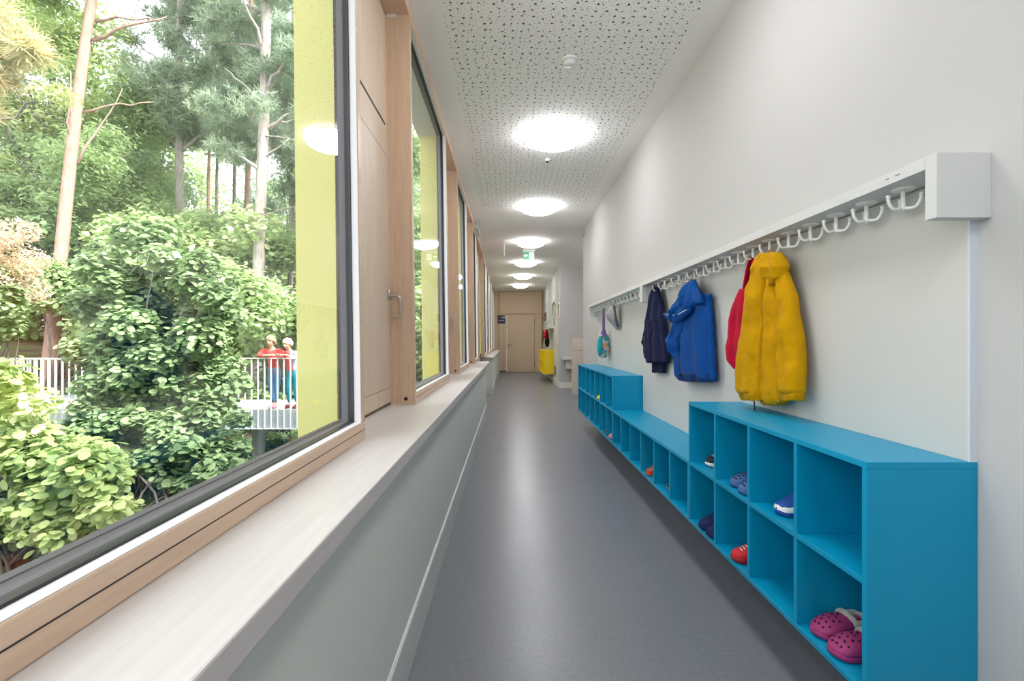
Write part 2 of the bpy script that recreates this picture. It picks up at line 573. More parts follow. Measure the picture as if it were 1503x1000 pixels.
# ---- far wall with its door
ew = MB()
ew.box(-.62, -.10, Y1, Y1 + .12, 0, ZC)
ew.box(-.10, .985, Y1, Y1 + .12, 2.205, ZC)
ew.box(.985, 1.35, Y1, Y1 + .12, 0, ZC)
struct('wall_far', ew, M_endwood)
struct('trim_24', MB().box(-.40, -.372, Y1 - .015, Y1, 0, ZC).box(1.245, 1.29, Y1 - .02, Y1, 0, ZC).box(-.4, 1.29, Y1 - .012, Y1, ZC - .03, ZC), mat('dark_wood_trim', (.33, .22, .14), .5))
struct('trim_25', MB().box(-.37, 1.29, Y1 - .004, Y1 + .001, 2.215, 2.222).box(-.20, -.194, Y1 - .004, Y1 + .001, .0, 2.2).box(-.37, -.1, Y1 - .012, Y1, 0, .06), mat('seam_brown', (.16, .11, .07), .7))
d = empty('door_1', (0, Y1, 0)); d['kind'] = 'structure'
obj('door_leaf', MB().box(-.08, .965, .012, .055, .008, 2.19), M_endwood, d, bevel=.004)
df = MB().box(-.10, -.082, -.006, .06, 0, 2.205).box(.967, .985, -.006, .06, 0, 2.205).box(-.10, .985, -.006, .06, 2.192, 2.21)
obj('door_frame', df, mat('door_frame_wood', (.40, .28, .19), .5), d)
obj('floor_gap', MB().box(-.08, .965, .004, .05, 0, .01), M_black, d)
hd = MB().lathe([(.001, 0), (.026, 0), (.026, -.008), (.001, -.008)], (-.015, .012, 1.03), 16, axis='y')
hd.lathe([(.001, 0), (.026, 0), (.026, -.008), (.001, -.008)], (-.015, .012, .95), 16, axis='y')
hd.tube([(-.015, .012, 1.03), (-.015, -.045, 1.03), (.005, -.055, 1.03), (.11, -.055, 1.03)], .01, 8)
obj('door_handle', hd, mat('dark_steel', (.2, .18, .16), .35, metal=.9), d, smooth=True)
for z in (.32, 1.9):
    obj('hinge', MB().tube([(.968, -.012, z - .06), (.968, -.012, z + .06)], .011, 10), mat('dark_steel', (.2, .18, .16), .35, metal=.9), d)

# room sign beside the door
rs = thing('room_sign', 'small navy room sign with white number on wooden end wall beside the door', 'sign', (-.29, Y1 - .016, 1.84))
obj('sign_plate', MB().box(-.145, .145, 0, .014, 0, .32), mat('navy_plate', (.018, .018, .07), .35), rs, bevel=.003)


def text_mesh(name, body, size, loc, rot, m, parent, align='CENTER', ext=.001):
    c = bpy.data.curves.new(name, 'FONT')
    c.body = body; c.size = size; c.extrude = ext; c.align_x = align
    t = bpy.data.objects.new(name, c); COL.objects.link(t)
    dg = bpy.context.evaluated_depsgraph_get()
    me = bpy.data.meshes.new_from_object(t.evaluated_get(dg))
    bpy.data.objects.remove(t)
    o = bpy.data.objects.new(name, me); COL.objects.link(o)
    o.location = loc; o.rotation_euler = rot
    o.data.materials.clear(); o.data.materials.append(m)
    if parent: o.parent = parent
    return o


M_ink_w = mat('white_lettering', (.85, .85, .88), .5)
text_mesh('sign_number', '1.09', .115, (.06, -.002, .20), (PI / 2, 0, 0), M_ink_w, rs)
ln = MB()
xx = -.10
for wd in (.03, .018, .026, .02, .03, .022):
    ln.box(xx, xx + wd, -.003, 0, .105, .125); xx += wd + .010
obj('sign_line', ln, M_ink_w, rs)

# low beige partition and white ledge in the recess
pt = MB().box(1.41, 2.6, 10.6, 10.75, 0, 1.245).box(1.405, 2.6, 10.592, 10.60, 0, .12)
pt.box(1.405, 2.6, 10.592, 10.6, .985, .992)
tag(obj('half_height_partition', pt, M_beige, bevel=.004), 'beige half-height partition standing in the recess beyond the turquoise shelves', 'partition')
lg = thing('wall_ledge', 'small white ledge fixed to the white wall beyond the beige partition', 'ledge', (1.32, 11.98, .62))
obj('ledge_top', MB().prism([(0, .10), (.5, .10), (.5, .17), (0, .17)], 'y', -.4, 0), M_rail, lg, bevel=.012)
obj('ledge_bracket', MB().box(.1, .3, -.3, 0, -.12, .10), M_rail, lg, bevel=.01)

# door in the right wall past the recess
d2 = empty('door_2', (1.29, 0, 0)); d2['kind'] = 'structure'
obj('door_frame', MB().box(-.012, .0, 12.35, 12.45, 0, 2.15).box(-.012, 0, 13.25, 13.35, 0, 2.15).box(-.012, 0, 12.35, 13.35, 2.1, 2.15), mat('pale_frame', (.68, .60, .50), .5), d2, bevel=.003)
obj('door_leaf', MB().box(-.006, 0, 12.45, 13.25, 0.01, 2.1), M_rail, d2)
hd = MB().tube([(-.006, 12.58, 1.07), (-.05, 12.58, 1.07), (-.05, 12.68, 1.07)], .01, 8)
obj('door_handle', hd, M_steel, d2, smooth=True)
obj('door_stop', MB().box(-.03, -.006, 13.1, 13.16, .25, .5), M_black, d2)

# ---- ceiling equipment
lamp = thing('ceiling_lamp', 'round white lit ceiling lamp nearest the camera, under perforated ceiling', 'lamp', (.41, 4.36, ZC))
obj('lamp_base', MB().lathe([(.01, 0), (.235, 0), (.238, -.03), (.01, -.03)], seg=40), M_white, lamp, smooth=False)
prof = [(.2575 * math.cos(t), -.031 - .086 * math.sin(t)) for t in [k / 12 * PI / 2 for k in range(12)]] + [(.004, -.117)]
obj('lamp_shade', MB().lathe([(.238, -.024)] + prof, seg=48), M_lamp, lamp, smooth=True)
lab = {1: 'second', 2: 'third', 3: 'fourth', 4: 'fifth', 5: 'sixth and farthest'}
for k, (lx, ly) in enumerate([(.42, 6.68), (.415, 9.08), (.405, 11.45), (.405, 13.78), (.39, 16.1)]):
    c = copy_tree(lamp); c.location = (lx, ly, ZC)
    c['label'] = 'round white lit ceiling lamp, %s from the camera along the corridor' % lab[k + 1]
for c in [o for o in SC.objects if o.name.startswith('ceiling_lamp')]: c['group'] = 'ceiling lamps along the corridor'
c = copy_tree(lamp); c.location = (.41, 2.03, ZC); c['label'] = 'extra round white ceiling lamp added for light above the camera, out of frame'  # out-of-frame lamp carrying on the row, added to light the corridor
c = copy_tree(lamp); c.location = (.41, -.3, ZC); c['label'] = 'extra round white ceiling lamp added for light behind the camera, out of frame'  # likewise unseen, continues the row and is added for its light
c = copy_tree(lamp); c.location = (2.1, 9.7, ZC); c['label'] = 'unseen round white ceiling lamp added for light inside the side recess'  # hidden lamp added in the recess as extra light

sd = thing('smoke_detector', 'small white round smoke detector on the perforated ceiling before the nearest lamp', 'detector', (.405, 3.2, ZC))
obj('detector_base', MB().lathe([(.001, 0), (.055, 0), (.055, -.015), (.001, -.015)], seg=24), M_white, sd)
obj('detector_head', MB().lathe([(.044, -.015), (.044, -.034), (.03, -.042), (.001, -.042)], seg=24), M_white, sd, smooth=True)
for yy, xx, lb in ((4.96, .40, 'tiny dark-rimmed ceiling sensor just past the nearest lamp'), (12.5, .41, 'tiny dark ceiling sensor between the fourth and fifth lamps')):
    s = thing('ceiling_sensor', lb, 'sensor', (xx, yy, ZC))
    obj('sensor_body', MB().lathe([(.001, 0), (.028, 0), (.024, -.022), (.001, -.022)], seg=16), M_white, s)
    obj('sensor_eye', MB().lathe([(.001, -.022), (.017, -.022), (.012, -.034), (.001, -.034)], seg=16), M_alu, s)

# exit sign hanging across the corridor
ex = thing('exit_sign', 'green and white illuminated exit sign with arrow and running figure hanging from ceiling', 'sign', (.41, 9.9, ZC))
M_green = mat('exit_green', (.02, .30, .12), .4, emit=.35)
M_exw = mat('exit_white', (.9, .95, .9), .4, emit=.9)
obj('sign_housing', MB().box(-.13, .13, -.02, .03, -.045, 0), M_white, ex, bevel=.004)
obj('sign_panel', MB().box(-.118, .118, -.006, .006, -.20, -.045), M_green, ex)
ar = MB().prism([(-.10, -.122), (-.07, -.092), (-.07, -.112), (-.02, -.112), (-.02, -.132), (-.07, -.132), (-.07, -.152)], 'y', -.009, -.006)
obj('arrow', ar, M_exw, ex, label='white arrow')
dr = MB().box(.012, .108, -.009, -.006, -.19, -.06)
obj('doorway_symbol', dr, M_exw, ex)
mn = MB().lathe([(.001, -.012), (.010, -.012), (.010, -.009), (.001, -.009)], (.062, 0, -.078), 12, axis='y')
for q in ([(.062, -.09), (.05, -.13)], [(.05, -.13), (.075, -.15), (.07, -.18)], [(.05, -.13), (.04, -.155), (.018, -.165)], [(.062, -.095), (.085, -.11), (.095, -.10)], [(.06, -.095), (.04, -.10), (.03, -.12)]):
    mn.tube([(x, -.0105, z) for x, z in q], .0055, 6)
obj('running_figure', mn, M_green, ex)

hs = thing('hanging_panel', 'narrow white hanging panel seen edge-on below the ceiling near the windows', 'sign', (-.09, 9.0, ZC))
obj('panel_rod', MB().tube([(0, 0, 0), (0, 0, -.06)], .006, 8), M_white, hs)
obj('panel_board', MB().box(-.012, .012, -.12, .12, -.30, -.06), M_white, hs, bevel=.002)
cs = thing('corner_spotlight', 'tiny grey device high on the corner where the white wall ends', 'device', (1.262, 8.02, ZC - .02))
obj('device_body', MB().box(-.03, .0, -.04, .04, -.11, -.0), M_alul, cs, bevel=.004)
bx_ = struct('trim_26', MB().box(-.60, -.50, 7.7, 8.3, ZC - .07, ZC), M_rail, bevel=.003)

# ================================================================== SHOE SHELVES
XS0, XS1 = .9605, 1.2585
YC0, PITCH, TH = 1.2807, .3131, .018
ZT, ZM, ZB = H - .327, H - .645, H - .966


def shoe_shelf(i0, i1, rows, label, y_far_end=True, m=None, x0=XS0, x1=XS1, yc=YC0):
    m = m or M_blue
    ya, yb = yc + i0 * PITCH, yc + i1 * PITCH + (TH if y_far_end else 0)
    if i0 > 0: ya += TH * 1.02
    top = ZT if rows == 2 else ZM
    s = thing('shoe_shelf', label, 'shelf', (x0, ya, ZB), 0, 'wall-hung shoe shelves')
    L, D = yb - ya, x1 - x0
    hh = top - ZB
    bv = .0012
    obj('top_panel', MB().box(0, D, 0, L, hh - TH, hh), m, s, bevel=bv)
    obj('bottom_panel', MB().box(0, D, 0, L, 0, TH), m, s, bevel=bv)
    obj('back_panel', MB().box(D - .008, D, TH, L - TH, TH, hh - TH), m, s)
    for y in (0, L - TH):
        obj('side_panel', MB().box(0, D, y, y + TH, TH, hh - TH), m, s, bevel=bv)
    zm = ZM - ZB
    if rows == 2:
        obj('middle_shelf', MB().box(.001, D - .008, TH, L - TH, zm - TH, zm), m, s, bevel=bv)
    n = i1 - i0
    for k in range(1, n):
        y = yc + (i0 + k) * PITCH - ya
        spans = [(TH, zm - TH), (zm, hh - TH)] if rows == 2 else [(TH, hh - TH)]
        for za, zb in spans:
            obj('divider', MB().box(.001, D - .008, y, y + TH, za, zb), m, s, bevel=bv)
    return s


shoe_shelf(0, 4, 2, 'tall turquoise wall-hung shoe shelf nearest the camera, two rows of cubbies')
shoe_shelf(4, 10, 1, 'low turquoise single-row shoe shelf between the two taller turquoise shelves')
shoe_shelf(10, 17, 2, 'tall turquoise shoe shelf farther along, below the teal bag and grey hat')
yl = 13.7
yc = thing('shoe_shelf', 'yellow wall-hung shoe shelf far down the corridor beside the end door', 'shelf', (.985, yl, .232), 0, 'wall-hung shoe shelves')
D = 1.29 - .985
obj('top_panel', MB().box(0, D, 0, 2.05, .664, .682), M_ycab, yc)
obj('bottom_panel', MB().box(0, D, 0, 2.05, 0, .018), M_ycab, yc)
obj('back_panel', MB().box(D - .01, D, 0, 2.05, .018, .664), M_ycab, yc)
obj('middle_shelf', MB().box(.002, D - .01, .018, 2.03, .33, .348), M_ycab, yc)
for k in range(7):
    y = k * (2.032 / 6)
    obj('side_panel' if k in (0, 6) else 'divider', MB().box(0 if k in (0, 6) else .002, D - .01, y, y + .018, .018, .664), M_ycab, yc)

# wall guard board behind the coats
struct('trim_27', MB().box(1.240, XR, 1.288, 6.64, ZT, H + .456).box(1.240, XR, 2.562, 4.408, ZM, ZT), M_board, bevel=.001)
struct('trim_28', MB().box(1.2385, XR, 1.281, 1.288, ZT, H + .456), M_boardedge)

# ================================================================== COAT RAILS AND HOOKS
RX, RZT, RZB, RE = 1.115, H + .492, H + .458, H + .321


def coat_rail(ya, yb, label, marks=False):
    r = thing('coat_rail', label, 'rail', (RX, ya, RZB), 0, 'white coat rails above the shelves')
    obj('rail_board', MB().box(0, XR - RX, .034, yb - ya - .034, 0, RZT - RZB), M_rail, r)
    for y in (0, yb - ya - .034):
        obj('end_bracket', MB().box(0, XR - RX, y, y + .034, RE - RZB, RZT - RZB), M_rail, r, bevel=.0015)
    if marks:
        for (y, L) in ((.155, .012), (.115, .018)):
            obj('name_label', MB().box(-.0006, .001, y, y + L, .016, .0185), M_pict, r, label='tiny dark mark on the rail edge')
    return r


coat_rail(1.244, 4.03, 'white coat rail nearest the camera, above navy, blue and yellow jackets', True)
coat_rail(4.032, 6.68, 'white coat rail farther along, above the teal bag and grey hat')


def make_hook(loc, label, group):
    h = thing('coat_hook', label, 'hook', loc, 0, group)
    obj('hook_plate', MB().lathe([(.001, 0), (.030, 0), (.030, -.003), (.027, -.005), (.001, -.006)], seg=24), M_hook, h, smooth=False)
    obj('hook_stem', MB().lathe([(.001, -.007), (.0065, -.007), (.0065, -.052), (.0085, -.058), (.006, -.064), (.001, -.066)], seg=12), M_hook, h, smooth=True)
    arms = []
    for a in (180, -60, 60):
        ca, sa = math.cos(math.radians(a)), math.sin(math.radians(a))
        pts, rad = [], []
        for k in range(9):
            t = k / 8
            r = .003 + .036 * math.sin(t * PI * .53) + .006 * t
            z = -.058 - .004 * math.sin(PI * min(1, t * 1.6)) + .034 * max(0, t - .42) ** 1.6 * 2.2
            pts.append((r * ca, r * sa, z)); rad.append(.0048)
        mb = MB().tube(pts, rad, 8)
        mb.sphere((pts[-1][0], pts[-1][1], pts[-1][2] + .001), .0068, 8, 6)
        obj('hook_arm', mb, M_hook, h, smooth=True)
    return h


proto = None
for grp, ya, n, who in ((0, 1.44, 17, 'near coat rail'), (1, 4.20, 17, 'far coat rail')):
    for k in range(n):
        lb = 'white three-armed coat hook under the %s, %s from its near end' % (who, ORD[k])
        loc = (1.19, ya + .1475 * k, RZB)
        gp = 'coat hooks under the near rail' if grp == 0 else 'coat hooks under the far rail'
        if proto is None:
            proto = make_hook(loc, lb, gp)
        else:
            c = copy_tree(proto); c.location = loc; c['label'] = lb; c['group'] = gp


# ================================================================== CLOTHES
def cloth_mat(name, col, rough=.85, bump=.25, bscale=90, sheen=.04, var=.08):
    return mat(name, col, rough, .08, bump=bump, bscale=bscale, sheen=sheen, var=var, vscale=14)


def interp(rows, t):
    """rows [(key, a, b, ...)] -> linear interpolation with smoothing at key t"""
    if t <= rows[0][0]: return rows[0][1:]
    for i in range(len(rows) - 1):
        if rows[i][0] <= t <= rows[i + 1][0]:
            u = (t - rows[i][0]) / max(1e-6, rows[i + 1][0] - rows[i][0])
            return tuple(rows[i][1 + k] * (1 - u) + rows[i + 1][1 + k] * u for k in range(len(rows[i]) - 1))
    return rows[-1][1:]


def drape(name, rows, X, m, parent, thick=.04, folds=3, amp=.012, seed=0, n=34, seg=44, wrinkle=.006, hang=None, mi=0):
    """closed hanging cloth volume. rows: (py, pxLeft, pxRight, thickness factor); X distance of its middle plane"""
    out = []
    y0, y1 = rows[0][0], rows[-1][0]
    for i in range(n + 1):
        py = y0 + (y1 - y0) * i / n
        L, R, tf = interp(rows, py)
        YL, YR = F * X / (L - VX), F * X / (R - VX)
        ym, hw = (YL + YR) / 2, (YL - YR) / 2
        z = H - (py - VY) * ym / F
        ring = []
        for k in range(seg):
            a = 2 * PI * k / seg
            c, s_ = math.cos(a), math.sin(a)
            yy = ym + hw * (abs(c) ** .8) * (1 if c >= 0 else -1)
            u = (yy - YR) / max(1e-5, 2 * hw)
            f = math.sin(u * folds * 2 * PI + seed * 1.7 + .12 * math.sin(i * .23 + seed)) * amp * .7 * min(1, i / 6)
            f -= amp * 2.2 * (1 - abs(math.sin(PI * (u * (folds + 1.3) + .05 * math.sin(i * .17 + seed * 2.1) + seed * .37)))) ** 4 * min(1, i / 5)
            wr = noise.noise(Vector((yy * 13, z * 9, seed * 3.1 + (1 if s_ > 0 else 0) * 5))) * wrinkle * 2
            wr += noise.noise(Vector((yy * 40, z * 30, seed * 7.7))) * wrinkle * .7
            t = thick * tf
            xx = X - (t * (abs(s_) ** .7) * (1 if s_ >= 0 else -1)) - (f + wr) * (1 if s_ >= 0 else -.4) * min(1, abs(s_) * 2)
            zz = z + noise.noise(Vector((u * 5, seed, 0))) * .006 * (1 if i > n - 2 else 0)
            # rows are level in the picture: heights follow the distance of each point
            ring.append((min(xx, 1.232), yy, zz + (H - (py - VY) * yy / F - z) * .85))
        out.append(ring)
    mb = MB().grid(out, closed=True, caps=True, mi=mi)
    return obj(name, mb, m, parent, smooth=True)


def drape_front(name, rows, Yc, hw, m, parent, folds=3, amp=.01, seed=0, n=24, seg=36):
    """cloth bunched on its hook: the picture width is its depth from the wall, hw its half width along the wall"""
    out = []
    y0, y1 = rows[0][0], rows[-1][0]
    for i in range(n + 1):
        py = y0 + (y1 - y0) * i / n
        L, R, tf = interp(rows, py)
        xa, xb = (L - VX) * Yc / F, min(1.252, (R - VX) * Yc / F)
        xm, hx = (xa + xb) / 2, (xb - xa) / 2
        z = H - (py - VY) * Yc / F
        ring = []
        for k in range(seg):
            a = 2 * PI * k / seg
            f = 1 + amp * 8 * math.sin(a * folds + seed + i * .1) + .12 * noise.noise(Vector((math.cos(a) * 2, math.sin(a) * 2, z * 14 + seed)))
            ring.append((xm + hx * math.cos(a) * (1 + (f - 1) * .3), Yc + hw * tf * math.sin(a) * f, z))
        out.append(ring)
    return obj(name, MB().grid(out, closed=True, caps=True), m, parent, smooth=True)


def tube_px(name, pts, X, rad, m, parent, seg=8):
    """pts [(px, py)] on the plane x = X"""
    w = [PX(a, b, X if not isinstance(X, (list, tuple)) else X[i]) for i, (a, b) in enumerate(pts)]
    return obj(name, MB().tube(w, rad, seg), m, parent, smooth=True)


M_must = cloth_mat('mustard_cotton', (.50, .26, .001), bump=.3, bscale=60)
M_mustd = cloth_mat('mustard_rib', (.43, .22, .001), bump=.5, bscale=30)
M_red = cloth_mat('red_cotton', (.42, .003, .028))
M_royal = cloth_mat('royal_blue_shell', (.002, .055, .24), rough=.6, bump=.15, sheen=.02)
M_royald = cloth_mat('dark_blue_lining', (.004, .03, .13), rough=.7)
M_navy = cloth_mat('navy_fleece', (.011, .013, .045), bump=.3)
M_greyk = cloth_mat('grey_knit', (.36, .36, .37), bump=.6, bscale=160)
M_teal = cloth_mat('teal_print', (.01, .30, .36))
M_purple = cloth_mat('purple_cord', (.16, .09, .30))

# mustard jacket
j = thing('rain_jacket', 'mustard yellow hooded jacket hanging above the nearest turquoise shelf', 'jacket', (0, 0, 0))
XJ = 1.185
drape('jacket_body', [(369.5, 1130, 1137, .3), (373, 1121, 1142, .6), (380, 1117, 1147, .9), (397, 1115, 1152, 1), (436, 1108, 1158, 1.0), (496, 1103, 1160, 1.0),
                      (545, 1101, 1160, 1.0), (584, 1104, 1158, .9), (587, 1106, 1156, .8)], 1.205, M_must, j, thick=.022, folds=3.0, amp=.006, seed=1)
drape('front_panel', [(388, 1126, 1146, .4), (410, 1123, 1149, .8), (436, 1121, 1149, 1), (496, 1120, 1148, 1), (545, 1119, 1148, 1), (575, 1119, 1148, 1.05), (590, 1119, 1148.5, 1), (594.5, 1123, 1145, .8)],
      1.165, M_must, j, thick=.038, folds=1.5, amp=.009, seed=6, wrinkle=.008, n=44)
drape('sleeve', [(380, 1113, 1127, .35), (400, 1109, 1127, .7), (436, 1101, 1124.5, .95), (496, 1093.5, 1121, 1), (520, 1091, 1119.5, 1.02), (545, 1088.5, 1118.5, 1.05), (573, 1089.5, 1118, 1.0), (578, 1091, 1118, .9)],
      1.140, M_must, j, thick=.046, folds=1.0, amp=.007, seed=2, wrinkle=.007, n=44)
drape('cuff', [(574, 1092, 1118, .8), (580, 1091.5, 1118.5, .88), (588, 1093, 1118, .75)], 1.140, M_mustd, j, thick=.044, folds=9, amp=.003, seed=2, n=10)
drape('sleeve', [(395, 1143, 1153, .5), (410, 1144, 1157, .7), (436, 1147.5, 1164, .85), (496, 1148.5, 1171.8, 1), (542, 1149, 1175.7, 1.05), (573, 1150, 1175.4, 1), (577, 1150.5, 1174.8, .9)],
      1.160, M_must, j, thick=.044, folds=1.0, amp=.007, seed=3, wrinkle=.007, n=44)
drape('cuff', [(574, 1150.5, 1174.8, .8), (580, 1150, 1175.2, .88), (588, 1150.5, 1174.4, .75)], 1.160, M_mustd, j, thick=.042, folds=9, amp=.003, seed=3, n=10)
drape('hood', [(371, 1119, 1144, .6), (378, 1115.5, 1147, .85), (392, 1114, 1152, 1), (408, 1111, 1150, .7), (420, 1113, 1140, .35)], 1.150, M_must, j, thick=.045, folds=2.2, amp=.016, seed=4, wrinkle=.009)
tube_px('jacket_loop', [(1128, 373), (1129, 368), (1132, 366.5), (1135, 369), (1136, 374)], 1.185, .0035, M_mustd, j)
tube_px('zip_pull', [(1106.5, 587), (1107.5, 594), (1107.6, 602)], 1.165, .0032, M_black, j)
tube_px('hood_cord', [(1162, 433), (1164.5, 435), (1163.5, 437.5)], 1.17, .003, M_white, j)
for (a, b) in ((1142, 591), (1120, 588)):
    q = PX(a, b, 1.145)
    obj('snap_button', MB().lathe([(.001, -.003), (.008, -.003), (.006, -.007), (.001, -.007)], (q.x, q.y, q.z), 12, axis='x'), mat('bronze_snap', (.25, .14, .06), .35, metal=.8), j)

# red tote bag
b_ = thing('tote_bag', 'red cotton tote bag with long handles hanging behind the mustard jacket', 'bag', (0, 0, 0))
drape('bag_pouch', [(424, 1086, 1110, .5), (432, 1083.5, 1113, .7), (454, 1075.6, 1114, .9), (480, 1072, 1113, 1), (509, 1069.9, 1112, 1.05), (530, 1072, 1109, 1), (542, 1079, 1101, .7)],
      1.195, M_red, b_, thick=.030, folds=1.5, amp=.007, seed=11)
tube_px('handle', [(1091, 428), (1096, 398), (1101.5, 378), (1105, 380), (1107, 400), (1108.5, 430)], 1.185, .0075, M_red, b_)
tube_px('handle', [(1095, 428), (1099, 402), (1102.5, 377), (1105.5, 378), (1109.5, 402), (1111, 432)], 1.20, .0065, M_red, b_)

# royal blue hooded jacket
j = thing('rain_jacket', 'royal blue hooded jacket with flared hood hanging between navy jacket and red bag', 'jacket', (0, 0, 0))
drape('jacket_body', [(411, 1015, 1020, .3), (425, 1009, 1025, .6), (436, 1005, 1033, .85), (448, 1000, 1042, 1), (470, 995, 1044, 1.05), (500, 991, 1045.5, 1.1), (530, 992, 1047, 1.1), (552, 994, 1048.5, 1.1), (559.5, 1000, 1048.5, .95)],
      1.185, M_royal, j, thick=.045, folds=3.0, amp=.013, seed=21)
drape('sleeve', [(432, 1033, 1043.5, .5), (440, 1031, 1042.5, .8), (480, 1030, 1045, 1), (520, 1031, 1047, 1), (553, 1032, 1049.3, .9), (559, 1036, 1049.3, .8)], 1.20, M_royal, j, thick=.03, folds=1, amp=.008, seed=23)
drape('sleeve', [(470, 990, 1006, .6), (482, 985.5, 1005, .9), (500, 981, 1000, 1), (516, 984, 997, .9), (525, 990, 997, .6)], 1.15, M_royal, j, thick=.04, folds=1.5, amp=.012, seed=24, wrinkle=.01)
drape('hood', [(412, 1011, 1019, .4), (420, 1004, 1022, .7), (432, 999, 1027, .9), (445, 995, 1031, 1), (458, 990, 1013, 1.0), (466, 986, 1009, .9), (474, 990, 1000, .6)], 1.145, M_royal, j, thick=.042, folds=2.0, amp=.014, seed=25, wrinkle=.012)
# flared brim of the hood with a pale piping
def brim(name, pa, pb, X, m, parent, rr):
    rows = []
    for i, ((ax, ay), (bx, by)) in enumerate(zip(pa, pb)):
        A, B = PX(ax, ay, X), PX(bx, by, X)
        c = (A + B) / 2; hgt = (B - A)
        row = []
        for k in range(14):
            t = 2 * PI * k / 14
            row.append(tuple(c + hgt * .5 * math.cos(t) + Vector((rr * math.sin(t), 0, 0))))
        rows.append(row)
    return obj(name, MB().grid(rows, closed=True, caps=True), m, parent, smooth=True)
brim('hood_brim', [(977.2, 459.5), (983, 459.5), (992, 461), (1001, 457), (1009, 453), (1014, 449)], [(978, 463), (982, 470), (990, 474.5), (1000, 472), (1008, 464), (1014, 458)], 1.125, M_royal, j, .022)
tube_px('hood_piping', [(979, 461.5), (986, 462.8), (994, 462.5), (1001, 458.5), (1007, 455)], 1.102, .0022, M_white, j)
drape('hem_lining', [(548, 998, 1040, 1), (556, 999, 1044, .9), (560.5, 1003, 1044, .8)], 1.175, M_royald, j, thick=.047, folds=3, amp=.012, seed=21, n=6)
tube_px('jacket_loop', [(1013, 414), (1013.5, 409.5), (1016, 408.5), (1018, 411)], 1.17, .003, M_steel, j)
tube_px('dark_piping', [(994, 522), (997, 540), (999, 553)], 1.128, .003, M_black, j)

# navy jacket
j = thing('fleece_jacket', 'dark navy jacket hanging folded on the hook nearest the middle bracket', 'jacket', (0, 0, 0))
drape('jacket_body', [(421, 960, 964.5, .35), (430, 957, 967.5, .6), (450, 954.4, 971, .85), (472, 950.5, 975, 1), (502, 946.5, 978.5, 1.05), (532, 951, 980.8, 1)], 1.18, M_navy, j, thick=.042, folds=2.5, amp=.016, seed=31)
drape('sleeve', [(470, 950, 957, .5), (490, 946.5, 958, .9), (503, 944.8, 958, 1), (512, 947, 958, .8), (523, 946.4, 958, .9), (533, 951, 959, .6)], 1.15, M_navy, j, thick=.035, folds=1, amp=.01, seed=33, wrinkle=.012)
drape('sleeve', [(440, 966, 971, .5), (470, 966, 974, .8), (510, 960, 976, .9), (545, 958.5, 975, .8), (547.5, 958.8, 974.8, .75)], 1.20, M_navy, j, thick=.024, folds=1, amp=.005, seed=34)
tube_px('jacket_loop', [(960.5, 423), (961, 419.5), (963, 419), (964, 422)], 1.18, .003, M_navy, j)

# grey hat
h_ = thing('winter_hat', 'grey knitted hat with ear flaps hanging on the far coat rail', 'hat', (0, 0, 0))
drape_front('hat_crown', [(446.4, 898.8, 901.2, .3), (452, 894, 902.3, .7), (462, 889, 903, 1), (470, 893, 904.5, 1), (476, 898, 907, .8), (484.3, 904.5, 908.5, .4)], 5.32, .075, M_greyk, h_, folds=3, amp=.012, seed=41)
drape_front('hat_lining', [(450, 900, 903, .5), (462, 901.5, 904, .8), (474, 903, 907, .8), (480, 905.5, 908.5, .6)], 5.26, .06, mat('dark_grey_knit', (.06, .06, .065), .9), h_, folds=2, amp=.004, seed=42)

# drawstring bag
d_ = thing('drawstring_bag', 'small teal drawstring bag with purple top and strap on the far coat rail', 'bag', (0, 0, 0))
tube_px('bag_strap', [(885.0, 487), (885.2, 470), (885.6, 452), (886.6, 452), (887.0, 470), (887.2, 487)], 1.165, .0075, M_purple, d_)
drape_front('bag_top', [(484, 884.2, 888, .3), (489, 882, 890, .6), (494, 881, 891.5, .9)], 5.85, .055, M_purple, d_, folds=6, amp=.01, seed=51, n=10)


def print_mat():
    m = mat('patterned_print', (.3, .3, .3), .85)
    n, l = m.node_tree.nodes, m.node_tree.links
    t = n.new('ShaderNodeTexCoord'); v = n.new('ShaderNodeTexVoronoi'); v.inputs['Scale'].default_value = 26
    l.new(t.outputs['Object'], v.inputs['Vector'])
    r = n.new('ShaderNodeValToRGB'); r.color_ramp.interpolation = 'CONSTANT'
    s_ = n.new('ShaderNodeSeparateColor'); l.new(v.outputs['Color'], s_.inputs[0]); l.new(s_.outputs[0], r.inputs[0])
    cols = [(.01, .28, .34), (.55, .55, .5), (.01, .22, .26), (.55, .25, .12), (.45, .35, .30)]
    for i, c in enumerate(cols):
        e = r.color_ramp.elements[i] if i < 2 else r.color_ramp.elements.new(i / 5)
        e.position = i / 5
        e.color = (*c, 1)
    l.new(r.outputs[0], n['Principled BSDF'].inputs['Base Color'])
    return m


M_print = print_mat()
drape_front('bag_pouch', [(491, 880, 892, .6), (496, 878.5, 893.3, .85), (505, 877.2, 894.5, 1.1), (515, 877, 895.2, 1.1), (522, 878.5, 892, .9), (525, 881, 889, .5)], 5.86, .07, M_print, d_, folds=3, amp=.006, seed=52)
drape_front('bag_panel', [(493, 879.5, 884.5, .7), (500, 877.6, 884, 1.0), (512, 876.6, 884, 1.0), (521, 878.2, 883, .8)], 5.80, .045, M_teal, d_, folds=2, amp=.004, seed=53, n=14)

# far coats above the yellow shelf
r2 = thing('coat_rail', 'short white coat rail above the yellow shoe shelf', 'rail', (1.15, 13.8, 1.545))
obj('rail_board', MB().box(0, .14, 0, 2.0, 0, .035), M_rail, r2)
for k in range(6):
    obj('rail_hook', MB().tube([(.07, .2 + .32 * k, 0), (.07, .2 + .32 * k, -.05), (.03, .2 + .32 * k, -.06), (.02, .2 + .32 * k, -.03)], .006, 6), M_hook, r2)


